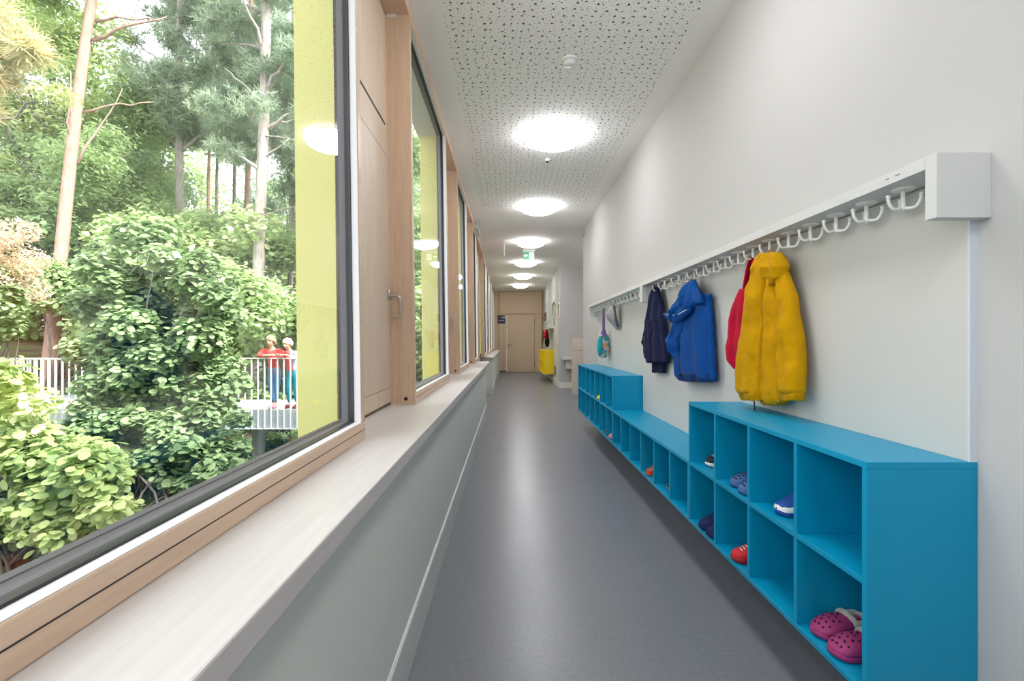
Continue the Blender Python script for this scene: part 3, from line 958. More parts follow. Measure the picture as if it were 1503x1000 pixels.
def far_cloth(name, rows, X, m, thick, seed, label, cat, px0, Zref):
    j = thing(name, label, cat, (0, 0, 0))
    drape_front('cloth_body', rows, Zref, thick, m, j, folds=2, amp=.012, seed=seed, n=16, seg=24)
    return j


far_cloth('fleece_jacket', [(483, 800.5, 802.5, .4), (488, 798.5, 804.5, .9), (494, 797, 806, 1), (497, 798, 806.3, .7)], 1.12, cloth_mat('bright_red', (.60, .01, .02)), .14, 61,
          'small red garment hanging above the yellow shelf', 'jacket', 801, 14.32)
far_cloth('fleece_jacket', [(485, 802, 804, .3), (494, 801, 805, .6), (499, 799.6, 806.5, 1), (504, 799.5, 806.6, 1), (509.5, 801.5, 805, .6)], 1.14, cloth_mat('black_cloth', (.008, .008, .01)), .11, 62,
          'small black garment hanging below the red one above the yellow shelf', 'jacket', 803, 14.02)
far_cloth('fleece_jacket', [(484, 796.5, 798.2, .6), (492, 795.5, 798.4, 1), (500, 794.6, 797.6, 1), (505, 795, 797, .6)], 1.13, cloth_mat('dull_brown', (.13, .10, .08)), .10, 63,
          'small brown-grey garment hanging behind the red one above the yellow shelf', 'jacket', 796, 15.1)
# framed pictures and a round wreath on the white wall
def picture(ya, yb, za, zb, label):
    p = thing('picture_frame', label, 'picture', (1.29, ya, za))
    obj('frame_border', MB().box(-.02, 0, 0, yb - ya, 0, zb - za), M_white, p, bevel=.003)
    obj('picture_print', MB().box(-.022, -.018, .03, yb - ya - .03, .03, zb - za - .03), M_pict, p)
picture(12.06, 12.30, 1.79, 2.17, 'brown framed picture on the white wall just past the recess')
picture(15.95, 17.4, 1.84, 2.22, 'dark framed picture on the wall above the yellow shelf')
wr_ = thing('wall_wreath', 'pale round wreath with green leaves hanging on the white wall', 'wreath', (1.285, 13.55, 1.95))
cw = MB()
cw.tube([(-.02, .34 * math.cos(t), .30 * math.sin(t)) for t in [k / 24 * 2 * PI for k in range(25)]], .018, 8)
obj('wreath_ring', cw, mat('pale_straw', (.55, .55, .45), .8), wr_, smooth=True)
lf = MB()
random.seed(5)
for k in range(26):
    t = PI * .35 + random.random() * 1.0; r = .32 + random.uniform(-.05, .05)
    lf.sphere((-.03, r * math.cos(t), r * math.sin(t) * .9), .03, 6, 4, sc=(.5, 1, .5))
obj('wreath_leaves', lf, mat('dull_green', (.12, .18, .08), .7), wr_)

# ================================================================== SHOES
def w_outline(s, W, kind):
    """half width of the sole at s (0 toe .. 1 heel)"""
    pts = [(0, 0), (.02, .20), (.06, .33), (.14, .44), (.28, .5), (.42, .47), (.58, .40), (.72, .385), (.85, .38), (.94, .29), (.985, .15), (1, 0)]
    return interp([(a, b) for a, b in pts], s)[0] * W


def clog(label, loc, rz, m, msole, group, L=.175, W=.078, fur=None, strap=True, cat='clog'):
    o = thing('rubber_clog', label, cat, loc, rz, group)
    N = 28
    ss = [.5 - .5 * math.cos(PI * i / N) for i in range(N + 1)]
    out = [(s * L, w_outline(s, W, 0)) for s in ss]
    loop = [(x, w) for x, w in out] + [(x, -w) for x, w in out[-2:0:-1]]
    rows = []
    for z, k in ((0, .93), (.004, 1.0), (.016, 1.02), (.020, .99)):
        rows.append([((x - L * .5) * k + L * .5, y * k, z + .004 * max(0, .12 - x / L) / .12 * (1 if z < .01 else .5)) for x, y in loop])
    obj('sole', MB().grid(rows, closed=True, caps=True), msole, o, smooth=True)
    # vamp
    def hz(s): return .020 + .040 * min(1, s / .34) ** .62 + .012 * max(0, s - .3)
    rows = []
    M = 16
    for i in range(15):
        s = .003 + .60 * i / 14
        w = w_outline(max(s, .004), W, 0) * 1.0
        r = []
        for k in range(M + 1):
            t = PI * k / M
            sag = .10 * L * (1 - math.sin(t)) * (i / 14) ** 3 * .9
            r.append((s * L + sag, w * math.cos(t) * (1 if abs(math.cos(t)) < .99 else 1.0), .018 + (hz(s) - .018) * math.sin(t) ** .62))
        rows.append(r)
    v = MB().grid(rows)
    rim = rows[-1]
    # heel wall running round from the vamp
    heel = []
    hs = [.60 + .40 * k / 10 for k in range(11)]
    path = [(s * L, w_outline(s, W, 0) * .99) for s in hs]
    path = path + [(x, -w) for x, w in path[-2::-1]]
    hr = []
    for i, (x, y) in enumerate(path):
        hr.append([(x, y, .016), (x * 1.0, y * 1.0, .034), (x - .004 * (x > .8 * L), y * .96, .044), (x - .008 * (x > .8 * L), y * .88, .044), (x - .008 * (x > .8 * L), y * .87, .022)])
    v.grid(hr)
    # vent holes as dark dimples
    for (sx, t) in [(.10, .35), (.10, .5), (.10, .65), (.18, .28), (.19, .43), (.19, .57), (.18, .72), (.28, .36), (.29, .5), (.28, .64), (.37, .3), (.38, .46), (.38, .56), (.37, .7), (.46, .5)]:
        w = w_outline(sx, W, 0); a = PI * t
        c = Vector((sx * L, w * math.cos(a), .018 + (hz(sx) - .018) * math.sin(a) ** .62))
        nrm = Vector((-.45 * (1 - sx * 2), math.cos(a) * .9, math.sin(a))).normalized()
        e1 = nrm.orthogonal().normalized(); e2 = nrm.cross(e1)
        c += nrm * .0012
        v.add([c + .0034 * (math.cos(q) * e1 + math.sin(q) * e2) for q in [2 * PI * z / 10 for z in range(10)]], [tuple(range(10))], 1)
    vo = obj('upper', v, [m, mat('dark_vent', (.03, .008, .018), .8)], o, smooth=True)
    k = vo.modifiers.new('solid', 'SOLIDIFY'); k.thickness = .003; k.offset = -1; k.material_offset = 0
    ins = [(( x - L * .5) * .9 + L * .5, y * .86) for x, y in loop]
    obj('insole', MB().prism(ins, 'z', .018, .023), msole, o)
    if strap:
        pts = [( .60 * L + .42 * L * math.sin(t), W * .44 * math.cos(t), .040 + .022 * math.sin(t)) for t in [k / 14 * PI for k in range(15)]]
        b = MB()
        rr = []
        for p in pts: rr.append([(p[0], p[1], p[2] - .008), (p[0], p[1], p[2] + .008)])
        b.grid(rr)
        so = obj('heel_strap', b, m, o, smooth=True)
        k = so.modifiers.new('solid', 'SOLIDIFY'); k.thickness = .005
    if fur:
        fm = MB()
        ring = [Vector(p) + Vector((.001, 0, .001)) for p in rim]
        rr = []
        up = []
        for i, p in enumerate(ring):
            up.append(p)
        fm.tube(up, [.0115 + .002 * math.sin(i * 2.3) for i in range(len(up))], 8)
        pp = [Vector((x, y * .95, .046)) for x, y in path]
        fm.tube(pp, [.010 + .002 * math.sin(i * 1.9) for i in range(len(pp))], 8)
        fo = obj('fur_lining', fm, fur, o, smooth=True, label='off-white fluffy lining', sub=1)
    return o


def sneaker(label, loc, rz, m, msole, group=None, L=.17, W=.068, name='trainer', cat='shoe', laces=None, open_top=True, toe=None):
    o = thing(name, label, cat, loc, rz, group)
    N = 24
    ss = [.5 - .5 * math.cos(PI * i / N) for i in range(N + 1)]
    out = [(s * L, w_outline(s, W, 0)) for s in ss]
    loop = out + [(x, -w) for x, w in out[-2:0:-1]]
    rows = []
    for z, k in ((0, .94), (.003, 1.02), (.018, 1.03), (.022, .98)):
        rows.append([((x - L * .5) * k + L * .5, y * k, z + .006 * max(0, .15 - x / L) / .15 * (z < .01)) for x, y in loop])
    obj('sole', MB().grid(rows, closed=True, caps=True), msole, o, smooth=True)
    def top(s): return interp([(0, .028), (.08, .042), (.25, .052), (.4, .066), (.5, .078), (.62, .068), (.8, .066), (1, .078)], s)[0]
    rows = []
    M = 18
    for i in range(25):
        s = .004 + .992 * i / 24
        w = w_outline(s, W, 0) * .98 + .0004
        t_ = top(s)
        op = 0 if s < .48 else min(.62, (s - .48) * 5)     # opening half fraction
        r = []
        for k in range(M + 1):
            u = -1 + 2 * k / M
            a = abs(u)
            yy = w * (math.sin(a * PI / 2) ** .8) * (1 if u > 0 else -1)
            zz = .018 + (t_ - .018) * math.cos(a * PI / 2) ** .5 if a < 1 else .018
            if a < op: zz = .03 if a < op - .14 else zz
            r.append((s * L, yy, zz))
        rows.append(r)
    obj('upper', MB().grid(rows), m, o, smooth=True)
    if laces:
        lm = MB()
        for q in range(4):
            s = .24 + .07 * q
            z = top(s) + .001
            lm.tube([(s * L, -.017, z - .004), (s * L, 0, z + .001), (s * L, .017, z - .004)], .0024, 6)
        obj('laces', lm, laces, o, smooth=True)
    if toe:
        tr = []
        for i in range(8):
            s = .004 + .30 * i / 7
            w = w_outline(s, W, 0) * 1.06 + .0006
            tr.append([(s * L - .001, w * math.cos(PI * k / 10), .018 + (top(s) - .016) * .86 * math.sin(PI * k / 10) ** .6) for k in range(11)])
        obj('toe_cap', MB().grid(tr), toe, o, smooth=True)
    return o


M_pink = mat('magenta_foam', (.31, .035, .155), .6, .3, bump=.05, bscale=200)
M_fur = mat('off_white_fleece', (.66, .67, .62), .95, .1, bump=1.0, bscale=400)
M_crocb = mat('denim_blue_foam', (.045, .115, .30), .6, .3)
M_navyf = mat('navy_felt', (.018, .026, .085), .9, .1, bump=.3, bscale=300)
M_redf = mat('red_fabric', (.50, .006, .012), .7)
M_whr = mat('white_rubber', (.78, .78, .75), .5)
M_cobalt = mat('cobalt_fabric', (.01, .07, .33), .7)
M_blk = mat('black_fabric', (.012, .014, .02), .7)
M_brown = mat('tan_leather', (.22, .07, .03), .5)
M_sal = mat('salmon_fabric', (.60, .20, .20), .7)
M_yel = mat('yellow_rubber', (.80, .60, .03), .5)
ZL, ZU = ZB + TH + .0005, ZM + .0005

clog('magenta clog with white fluffy lining in the nearest lower cubby, farther of the pair', (.975, 1.525, ZL), math.radians(10), M_pink, M_pink, 'magenta clogs', fur=M_fur, strap=False, L=.19, W=.088)
clog('magenta clog with white fluffy lining in the nearest lower cubby, nearer of the pair', (.965, 1.428, ZL), math.radians(8), M_pink, M_pink, 'magenta clogs', fur=M_fur, strap=False, L=.19, W=.088)
clog('denim blue clog in the upper cubby third from the near end, farther of the pair', (.975, 2.10, ZU), math.radians(4), M_crocb, M_crocb, 'denim blue clogs', L=.18, W=.084)
clog('denim blue clog in the upper cubby third from the near end, nearer of the pair', (.965, 2.005, ZU), math.radians(-2), M_crocb, M_crocb, 'denim blue clogs', L=.18, W=.084)
for y, w_ in ((2.395, 'farther'), (2.30, 'nearer')):
    sneaker('dark navy felt slipper in the lower cubby fourth from near end, %s of the pair' % w_, (.957, y, ZL), math.radians(3), M_navyf, M_navyf, 'navy felt slippers', L=.17, W=.092, name='felt_slipper', cat='slipper')
sneaker('red slip-on shoe in the lower cubby third from the near end', (.958, 2.055, ZL), math.radians(-6), M_redf, mat('dark_red_sole', (.25, .004, .008), .6), L=.165, W=.080, laces=M_whr)
sneaker('cobalt blue shoe with white toe in the upper cubby second from near end', (.99, 1.765, ZU), math.radians(6), M_cobalt, M_cobalt, L=.16, W=.078, toe=M_whr)
sneaker('black and white trainer in the upper cubby fourth from the near end', (1.01, 2.445, ZU), math.radians(5), M_blk, M_whr, L=.16, W=.07, laces=M_whr)
sneaker('tan and red sandal shoe in the third cubby of the low middle shelf', (.962, 3.345, ZL), math.radians(12), M_brown, mat('tan_sole', (.35, .18, .09), .6), L=.15, W=.07, toe=M_redf)
sneaker('tan and red sandal shoe beside the other one, partly hidden by the divider', (.99, 3.25, ZL), math.radians(-5), M_redf, mat('tan_sole', (.35, .18, .09), .6), L=.15, W=.07)
sneaker('small dark shoe at the divider in the second cubby of the low middle shelf', (1.00, 3.02, ZL), math.radians(0), M_blk, mat('grey_sole', (.2, .22, .25), .6), L=.15, W=.07)
sneaker('salmon pink shoe in the lowest nearest cubby of the far shelf', (.962, 4.60, ZL), math.radians(6), M_sal, M_sal, 'salmon shoes', L=.16, W=.085)
sneaker('salmon pink shoe with dark sole tucked behind the other salmon shoe', (.97, 4.50, ZL), math.radians(-4), M_sal, M_blk, 'salmon shoes', L=.16, W=.085)
sneaker('black shoe in the second lower cubby of the far shelf', (.962, 4.86, ZL), math.radians(6), M_blk, M_brown, L=.16, W=.09, laces=M_whr)
sneaker('white and turquoise shoe in a lower cubby of the far shelf', (.99, 5.17, ZL), 0, M_whr, M_blue, L=.15, W=.08)
sneaker('pale pink shoe in a far lower cubby of the far shelf', (.975, 5.80, ZL), 0, M_sal, M_whr, L=.15, W=.08)
sneaker('dark magenta shoe in the farthest lower cubby of the far shelf', (.962, 6.34, ZL), 0, M_pink, M_pink, L=.15, W=.08)
clog('bright yellow clog in the upper cubby of the far shelf, third from its near end', (.962, 5.23, ZU), 0, M_yel, M_yel, 'yellow clogs', L=.15, W=.08)
clog('bright yellow clog behind the other yellow clog in the far shelf', (.985, 5.14, ZU), 0, M_yel, M_yel, 'yellow clogs', L=.15, W=.08)

# ================================================================== OUTSIDE
rng = np.random.default_rng(7)


def ground_z(x, y):
    """the site falls to about a metre below the corridor near the house and climbs into the wood"""
    r = math.hypot(x + .8, y - 1.0)
    z = -1.05 + .02 * noise.noise(Vector((x * .7, y * .7, 0))) * 6
    t = max(0.0, (r - 11.5)) / 10.0
    z += 2.9 * (t * t / (1 + t * t)) + .018 * max(0, r - 20)
    return z


gm = MB()
gx = [-1.0 - .9 * i if i < 22 else -20.8 - 3.2 * (i - 22) for i in range(42)]
gy = [-6 + 1.0 * j if j < 34 else 28 + 3.2 * (j - 34) for j in range(54)]
gm.grid([[(x, y, ground_z(x, y)) for x in gx] for y in gy])
M_soil = mat('forest_soil', (.10, .065, .045), .95, .1, bump=.6, bscale=12)


def soil():
    n, l = M_soil.node_tree.nodes, M_soil.node_tree.links
    t = n.new('ShaderNodeTexCoord')
    a = n.new('ShaderNodeTexNoise'); a.inputs['Scale'].default_value = 1.3; a.inputs['Detail'].default_value = 8
    l.new(t.outputs['Object'], a.inputs['Vector'])
    r = n.new('ShaderNodeValToRGB')
    cr = r.color_ramp
    cr.elements[0].position = .38; cr.elements[0].color = (.085, .06, .048, 1)
    cr.elements[1].position = .62; cr.elements[1].color = (.07, .12, .04, 1)
    e = cr.elements.new(.5); e.color = (.13, .10, .07, 1)
    l.new(a.outputs['Fac'], r.inputs[0]); l.new(r.outputs[0], n['Principled BSDF'].inputs['Base Color'])


soil()
struct('ground', gm, M_soil, smooth=True)

LEAF_R = [(-1.0, 0.0, 0), (-.62, .55, .05), (0, .78, .10), (.62, .58, .04), (1.0, 0, -.10), (.62, -.58, .04), (0, -.78, .10), (-.62, -.55, .05)]
LEAF_O = [(-1.0, 0.0, 0), (-.35, .34, .06), (.3, .30, .05), (1.0, 0, -.12), (.3, -.30, .05), (-.35, -.34, .06)]
LEAF_N = [(-1, -.075, 0), (1.0, -.03, 0), (1.0, .03, 0), (-1, .075, 0)]
LEAF_D = [(-1, 0, 0), (0, .6, .05), (1, 0, 0), (0, -.6, .05)]


def leaf_mesh(name, pos, nrm, size, m, shape=LEAF_R, tint=None, parent=None, ax=None):
    """pos Nx3, nrm Nx3, size N : one leaf polygon at each"""
    N = len(pos)
    sh = np.array(shape)
    k = len(sh)
    nrm = nrm / np.linalg.norm(nrm, axis=1, keepdims=True)
    if ax is None:
        ax = rng.normal(size=(N, 3))
    ax = ax - nrm * np.sum(ax * nrm, axis=1, keepdims=True)
    ax /= (np.linalg.norm(ax, axis=1, keepdims=True) + 1e-9)
    bx = np.cross(nrm, ax)
    V = (pos[:, None, :] + size[:, None, None] * (sh[None, :, 0:1] * ax[:, None, :] + sh[None, :, 1:2] * bx[:, None, :] + sh[None, :, 2:3] * nrm[:, None, :]))
    V = V.reshape(-1, 3).astype(np.float32)
    me = bpy.data.meshes.new(name)
    me.vertices.add(N * k); me.loops.add(N * k); me.polygons.add(N)
    me.vertices.foreach_set('co', V.ravel())
    me.loops.foreach_set('vertex_index', np.arange(N * k, dtype=np.int32))
    me.polygons.foreach_set('loop_start', np.arange(N, dtype=np.int32) * k)
    me.polygons.foreach_set('loop_total', np.full(N, k, dtype=np.int32))
    me.materials.append(m)
    me.update(calc_edges=True)
    at = me.attributes.new('tint', 'FLOAT', 'FACE')
    if tint is None: tint = rng.random(N)
    at.data.foreach_set('value', np.clip(tint, 0, 1).astype(np.float32))
    o = bpy.data.objects.new(name, me); COL.objects.link(o)
    if parent: o.parent = parent
    return o


def clump_leaves(clumps, n, up=.6, outw=.6, rnd=.5, shell=.35):
    """clumps: list of (centre, (rx, ry, rz)); leaves mostly near the outer skin"""
    C = np.array([c for c, r in clumps], float); R = np.array([r for c, r in clumps], float)
    vol = (R[:, 0] * R[:, 1] + R[:, 0] * R[:, 2] + R[:, 1] * R[:, 2])
    idx = rng.choice(len(clumps), size=n, p=vol / vol.sum())
    d = rng.normal(size=(n, 3)); d /= np.linalg.norm(d, axis=1, keepdims=True)
    rad = 1 - shell * rng.random(n) ** 1.3 + .10 * rng.normal(size=n)
    pos = C[idx] + d * R[idx] * rad[:, None]
    nr = up * np.array([0, 0, 1.0]) + outw * d + rnd * rng.normal(size=(n, 3))
    return pos, nr, idx


M_lf_hazel = leaf_mat('hazel_leaf', [(.07, .13, .045), (.15, .25, .09), (.26, .38, .16), (.42, .52, .28)], .30)
M_lf_yel = leaf_mat('sunny_yellow_green_leaf', [(.10, .19, .06), (.24, .35, .10), (.42, .50, .17), (.60, .64, .32)], .4)
M_lf_tree = leaf_mat('tree_leaf', [(.13, .21, .09), (.24, .35, .14), (.38, .50, .22), (.55, .62, .35)], .5)
M_lf_dark = leaf_mat('blue_green_leaf', [(.10, .18, .11), (.18, .29, .17), (.27, .39, .25), (.40, .50, .35)], .45)
M_lf_rose = leaf_mat('rosy_autumn_leaf', [(.26, .26, .11), (.55, .42, .26), (.68, .50, .40), (.58, .58, .32)], .4)
M_needle = leaf_mat('pine_needle', [(.10, .165, .10), (.18, .265, .165), (.28, .37, .24), (.42, .49, .34)], .25)
M_needle_y = leaf_mat('yellowing_needle', [(.16, .28, .13), (.42, .38, .16), (.62, .48, .22), (.45, .52, .32)], .3)
M_bark_pine = mat('pinkish_pine_bark', (.36, .245, .205), .9, .1, var=.2, vscale=3.2, stretch=(6, 6, 1.2), bump=.5, bscale=14)
M_bark_grey = mat('grey_pine_bark', (.37, .33, .31), .9, .1, var=.28, vscale=3, stretch=(6, 6, 1.2), bump=.6, bscale=14)
M_bark_dark = mat('dark_bark', (.17, .155, .14), .9, .1, var=.25, vscale=4, bump=.5, bscale=14)
M_bark_red = mat('red_brown_bark', (.40, .25, .19), .9, .1, var=.2, vscale=3, bump=.5, bscale=14)


def branchy(mb, start, end, r0, r1, sag=.1, seg=6, mi=0, jit=.08):
    a, b = Vector(start), Vector(end)
    L = (b - a).length
    pts, rad = [], []
    for k in range(7):
        t = k / 6
        p = a.lerp(b, t)
        p += Vector((random.uniform(-1, 1), random.uniform(-1, 1), random.uniform(-1, 1))) * jit * L * math.sin(PI * t) * .6
        p.z += sag * L * math.sin(PI * t)
        pts.append(p); rad.append(r0 * (1 - t) + r1 * t)
    mb.tube(pts, rad, seg, mi)
    return pts


def tree(name, label, base, top, r0, r1, bark, clumps, nleaf, lsize, lm, shape=LEAF_O, group=None, branches=True, extra=(), needles=False, bend=.03, wiggle=1.0):
    """trunk from base to top (world points), crown from leaf clumps; clumps are (centre, radii)"""
    t = thing(name, label, 'tree', tuple(base), 0, group)
    B = Vector(base)
    T = Vector(top) - B
    mb = MB()
    pts, rad = [], []
    n = 14
    sd = random.random() * 10
    for k in range(n + 1):
        u = k / n
        p = T * u + Vector((math.sin(u * 5 + sd), math.cos(u * 4 + sd), 0)) * bend * T.length * .12 * math.sin(PI * u) * wiggle
        pts.append(p); rad.append((r0 * (1 - u) + r1 * u) * (1.0 + .25 * max(0, .06 - u) / .06))
    pts[0] = pts[0] + Vector((0, 0, -.35))
    mb.tube(pts, rad, 12)
    if branches:
        for c, r in clumps[:26]:
            cc = Vector(c) - B
            u = min(.97, max(.15, (cc.z - .25 * Vector((cc.x, cc.y, 0)).length) / max(.1, T.z)))
            s = pts[min(n, int(u * n))]
            branchy(mb, s, cc, (r0 * (1 - u) + r1 * u) * .38 + .008, .008, sag=.06)
    for (a, b, ra, rb) in extra:
        branchy(mb, Vector(a) - B, Vector(b) - B, ra, rb, sag=.03, jit=.06)
    obj('trunk', mb, bark, t, smooth=True)
    if clumps and nleaf:
        cl = [(tuple(Vector(c) - B), r) for c, r in clumps]
        if needles:
            k = 16
            pos, nr, idx = clump_leaves(cl, nleaf // k, up=.35, outw=.5, rnd=.6, shell=.9)
            d = nr / np.linalg.norm(nr, axis=1, keepdims=True)
            pos = np.repeat(pos, k, axis=0); d = np.repeat(d, k, axis=0)
            tint = np.repeat(rng.random(len(idx)), k) * .7 + rng.random(len(pos)) * .3
            ax = d * .45 + rng.normal(size=d.shape) * .75
            ax /= np.linalg.norm(ax, axis=1, keepdims=True)
            sz = lsize * (.7 + .6 * rng.random(len(pos)))
            pos = pos + ax * sz[:, None]
            leaf_mesh('foliage', pos, np.cross(ax, rng.normal(size=d.shape)), sz, lm, LEAF_N, tint, t, ax=ax)
        else:
            pos, nr, idx = clump_leaves(cl, nleaf, up=.8, outw=.35, rnd=.45, shell=.85)
            ct = rng.random(len(cl)) * .5
            tint = ct[idx] + rng.random(nleaf) * .5
            leaf_mesh('foliage', pos, nr, lsize * (.6 + .8 * rng.random(nleaf)), lm, shape, tint, t)
    return t


def rand_clumps(px0, px1, py0, py1, Z0, Z1, n, r, flat=.6):
    out = []
    for _ in range(n):
        Z = random.uniform(Z0, Z1)
        c = P(random.uniform(px0, px1), random.uniform(py0, py1), Z)
        k = r * random.uniform(.7, 1.3)
        out.append((tuple(c), (k, k, k * flat)))
    return out


def on_ground(px, Z):
    x = (px - VX) * Z / F
    return Vector((x, Z, ground_z(x, Z)))


random.seed(11)


def shrub(name, label, clumps, nleaf, lsize, lm, nstem, shape=LEAF_R, cat='shrub', up=.75, outw=.35, rnd=.35, tintb=0.0, bark=None):
    cs_ = [Vector(c) for c, r in clumps]
    cx = sum((c.x for c in cs_)) / len(cs_); cy_ = sum((c.y for c in cs_)) / len(cs_)
    B = Vector((cx, cy_, ground_z(cx, cy_)))
    t = thing(name, label, cat, tuple(B))
    mb = MB()
    for k in range(nstem):
        c, r = clumps[k % len(clumps)]
        e = Vector(c) - B + Vector((random.uniform(-1, 1) * r[0], random.uniform(-1, 1) * r[1], random.uniform(.2, 1) * r[2]))
        gx_, gy_ = random.uniform(-.5, .5), random.uniform(-.4, .4)
        gz = ground_z(B.x + gx_, B.y + gy_) - B.z
        branchy(mb, (gx_, gy_, gz - .05), e, .018, .003, sag=.12, seg=5)
    obj('stems', mb, bark or M_bark_dark, t, smooth=True)
    cl = [(tuple(Vector(c) - B), r) for c, r in clumps]
    pos, nr, idx = clump_leaves(cl, nleaf, up=up, outw=outw, rnd=rnd, shell=.45)
    ct = rng.random(len(cl)) * .35 + tintb
    C = np.array([c for c, r in cl]); R = np.array([r for c, r in cl])
    tint = ct[idx] + rng.random(nleaf) * .45
    leaf_mesh('foliage', pos, nr, lsize * (.55 + .8 * rng.random(nleaf)), lm, shape, tint, t)
    return t


def mound(px0, px1, pyt, pyb, Z, n, r, jz=.6, top=None):
    """clumps filling the picture patch px0..px1 / pyt..pyb around distance Z; top(px) limits height"""
    out = []
    tries = 0
    while len(out) < n and tries < n * 20:
        tries += 1
        px, py = random.uniform(px0, px1), random.uniform(pyt, pyb)
        if top and py < top(px): continue
        z_ = Z + random.uniform(-jz, jz)
        k = r * random.uniform(.7, 1.25)
        out.append((tuple(P(px, py, z_)), (k, k, k * .8)))
    return out


# --- shrubs close to the house
def top_near(px): return interp([(-140, 490), (0, 515), (30, 580), (60, 612), (110, 645), (170, 690), (210, 715)], px)[0]
shrub('hazel_bush', 'bright yellow-green leafy bush outside the window, lowest and nearest to the glass', mound(-150, 175, 500, 790, 4.5, 85, .22, .45, top_near), 15000, .044, M_lf_yel, 26, tintb=.15)
shrub('hazel_bush', 'dark green bush under the yellow-green bush at the bottom corner of the window', mound(-140, 120, 700, 850, 4.6, 16, .22, .3), 2200, .050, M_lf_hazel, 10)


def top_mid(px): return interp([(95, 470), (130, 400), (180, 345), (230, 335), (290, 350), (325, 420), (340, 540), (368, 600), (385, 650)], px)[0]
shrub('hazel_bush', 'large green hazel bush in front of the walkway, in the middle of the big window', mound(120, 345, 335, 665, 7.1, 95, .30, .6, top_mid), 30000, .050, M_lf_hazel, 44, tintb=.12)
shrub('hazel_bush', 'low green bush before the steel column foot of the walkway', mound(150, 350, 610, 715, 6.5, 34, .22, .3), 8500, .050, M_lf_hazel, 12)
shrub('hazel_bush', 'green bush left of the big hazel, hiding the middle of the walkway railing', mound(-90, 22, 400, 500, 7.8, 24, .24, .4), 6000, .046, M_lf_hazel, 14, tintb=.1)
shrub('azalea_bush', 'rosy orange autumn-coloured bush at the edge of the window', mound(-120, 50, 320, 445, 8.2, 34, .27, .5), 14000, .034, M_lf_rose, 16, shape=LEAF_O, rnd=.6)
shrub('fern_patch', 'low ferny greenery below the walkway beside the steel column', mound(398, 455, 636, 668, 10.2, 12, .2, .3), 3600, .045, M_lf_hazel, 8, shape=LEAF_O, rnd=.7)
shrub('hazel_bush', 'broad bright green thicket behind the walkway, below the leaning pine trunk', mound(130, 390, 395, 520, 11.2, 62, .52, 1.0, lambda px: interp([(60, 400), (150, 340), (250, 330), (330, 385), (390, 440)], px)[0]), 26000, .062, M_lf_tree, 26, tintb=.2)
shrub('hazel_bush', 'green thicket directly behind the two children', mound(370, 520, 430, 600, 11.5, 44, .50, .8), 14000, .060, M_lf_tree, 16, tintb=.15)
shrub('dogwood_bush', 'paler thicket higher on the slope between the grey pine trunks', mound(150, 420, 330, 430, 15.0, 60, .75, 1.6), 24000, .085, M_lf_tree, 16, tintb=.3)
shrub('dogwood_bush', 'dark green thicket on the slope behind the rosy bush', mound(-160, 100, 330, 420, 13.8, 46, .66, 1.2), 18000, .075, M_lf_hazel, 16)
shrub('dogwood_bush', 'green thicket seen through the second window', mound(520, 655, 420, 600, 15, 50, .6, 1.2), 14000, .085, M_lf_tree, 16, tintb=.25)

shrub('hazel_bush', 'leafy bush at the foot of the pinkish leaning pine, above the dark soil', mound(50, 140, 395, 440, 12.4, 16, .40, .5), 6000, .062, M_lf_tree, 8, tintb=.1)
shrub('hazel_bush', 'green bush hiding the walkway edge between the yellow-green bush and the big hazel', mound(118, 160, 590, 645, 6.8, 16, .19, .3), 4000, .048, M_lf_hazel, 10, tintb=.1)
shrub('dogwood_bush', 'distant low thicket closing the view at the left behind the rosy bush', mound(-170, 160, 395, 470, 22.0, 44, 1.15, 2.0), 12000, .13, M_lf_tree, 10)
# small plants on the soil by the wall
for k, (px, Z, lb) in enumerate([(70, 4.25, 'small pale plant on bare soil right below the window, nearest the camera'), (235, 5.6, 'small low plant on bare soil below the big hazel bush'),
                                 (300, 6.5, 'small low plant on the soil before the steel column')]):
    b = on_ground(px, Z)
    shrub('ground_plant', lb, [((b.x + random.uniform(-.1, .1), b.y + random.uniform(-.1, .1), b.z + .06 + .05 * q), (.13, .13, .10)) for q in range(3)], 160, .035, M_lf_hazel, 5, cat='plant', shape=LEAF_O, tintb=.4)

# fallen leaves and low weeds scattered over the soil
N_ = 9000
lx = -1.2 - 12 * rng.random(N_) ** 1.2; ly_ = 2.0 + 11 * rng.random(N_)
lz = np.array([ground_z(a, b) for a, b in zip(lx, ly_)]) + .03 + .05 * rng.random(N_)
lt = leaf_mesh('leaf_litter', np.stack([lx, ly_, lz], 1), np.array([0, 0, 1.0]) + .45 * rng.normal(size=(N_, 3)), .035 * (.6 + .8 * rng.random(N_)),
               leaf_mat('litter_leaf', [(.16, .10, .06), (.30, .22, .12), (.14, .22, .07), (.30, .38, .16)], .2), LEAF_O)
tag(lt, 'fallen leaves and small weeds scattered over the brown soil below the window', 'leaves', kind='stuff')

# --- walkway on steel columns with its railing
wk = struct('walkway', MB().box(-9.6, -2.2, 8.32, 9.66, -.10, 0), M_deck)
wk2 = struct('walkway_fascia', MB().box(-9.6, -2.2, 8.27, 8.32, -.33, -.005).box(-9.6, -2.2, 8.235, 8.27, -.335, -.315).box(-9.6, -2.2, 9.62, 9.66, -.33, -.1), M_galv)
for px, nm in ((375, 'grey steel column carrying the walkway below the children'), (160, 'grey steel column carrying the walkway behind the big hazel'), (446, 'second grey steel column farther along below the walkway by the yellow reveal')):
    x = (px - VX) * 8.6 / F
    c = thing('steel_column', nm, 'column', (x, 8.7 if px != 446 else 9.3, -1.15), 0)
    obj('column_shaft', MB().lathe([(.11, 0), (.11, .84)], seg=24), M_galv, c, smooth=False)
    obj('base_plate', MB().box(-.17, .17, -.17, .17, 0, .10), M_galv, c, bevel=.004)


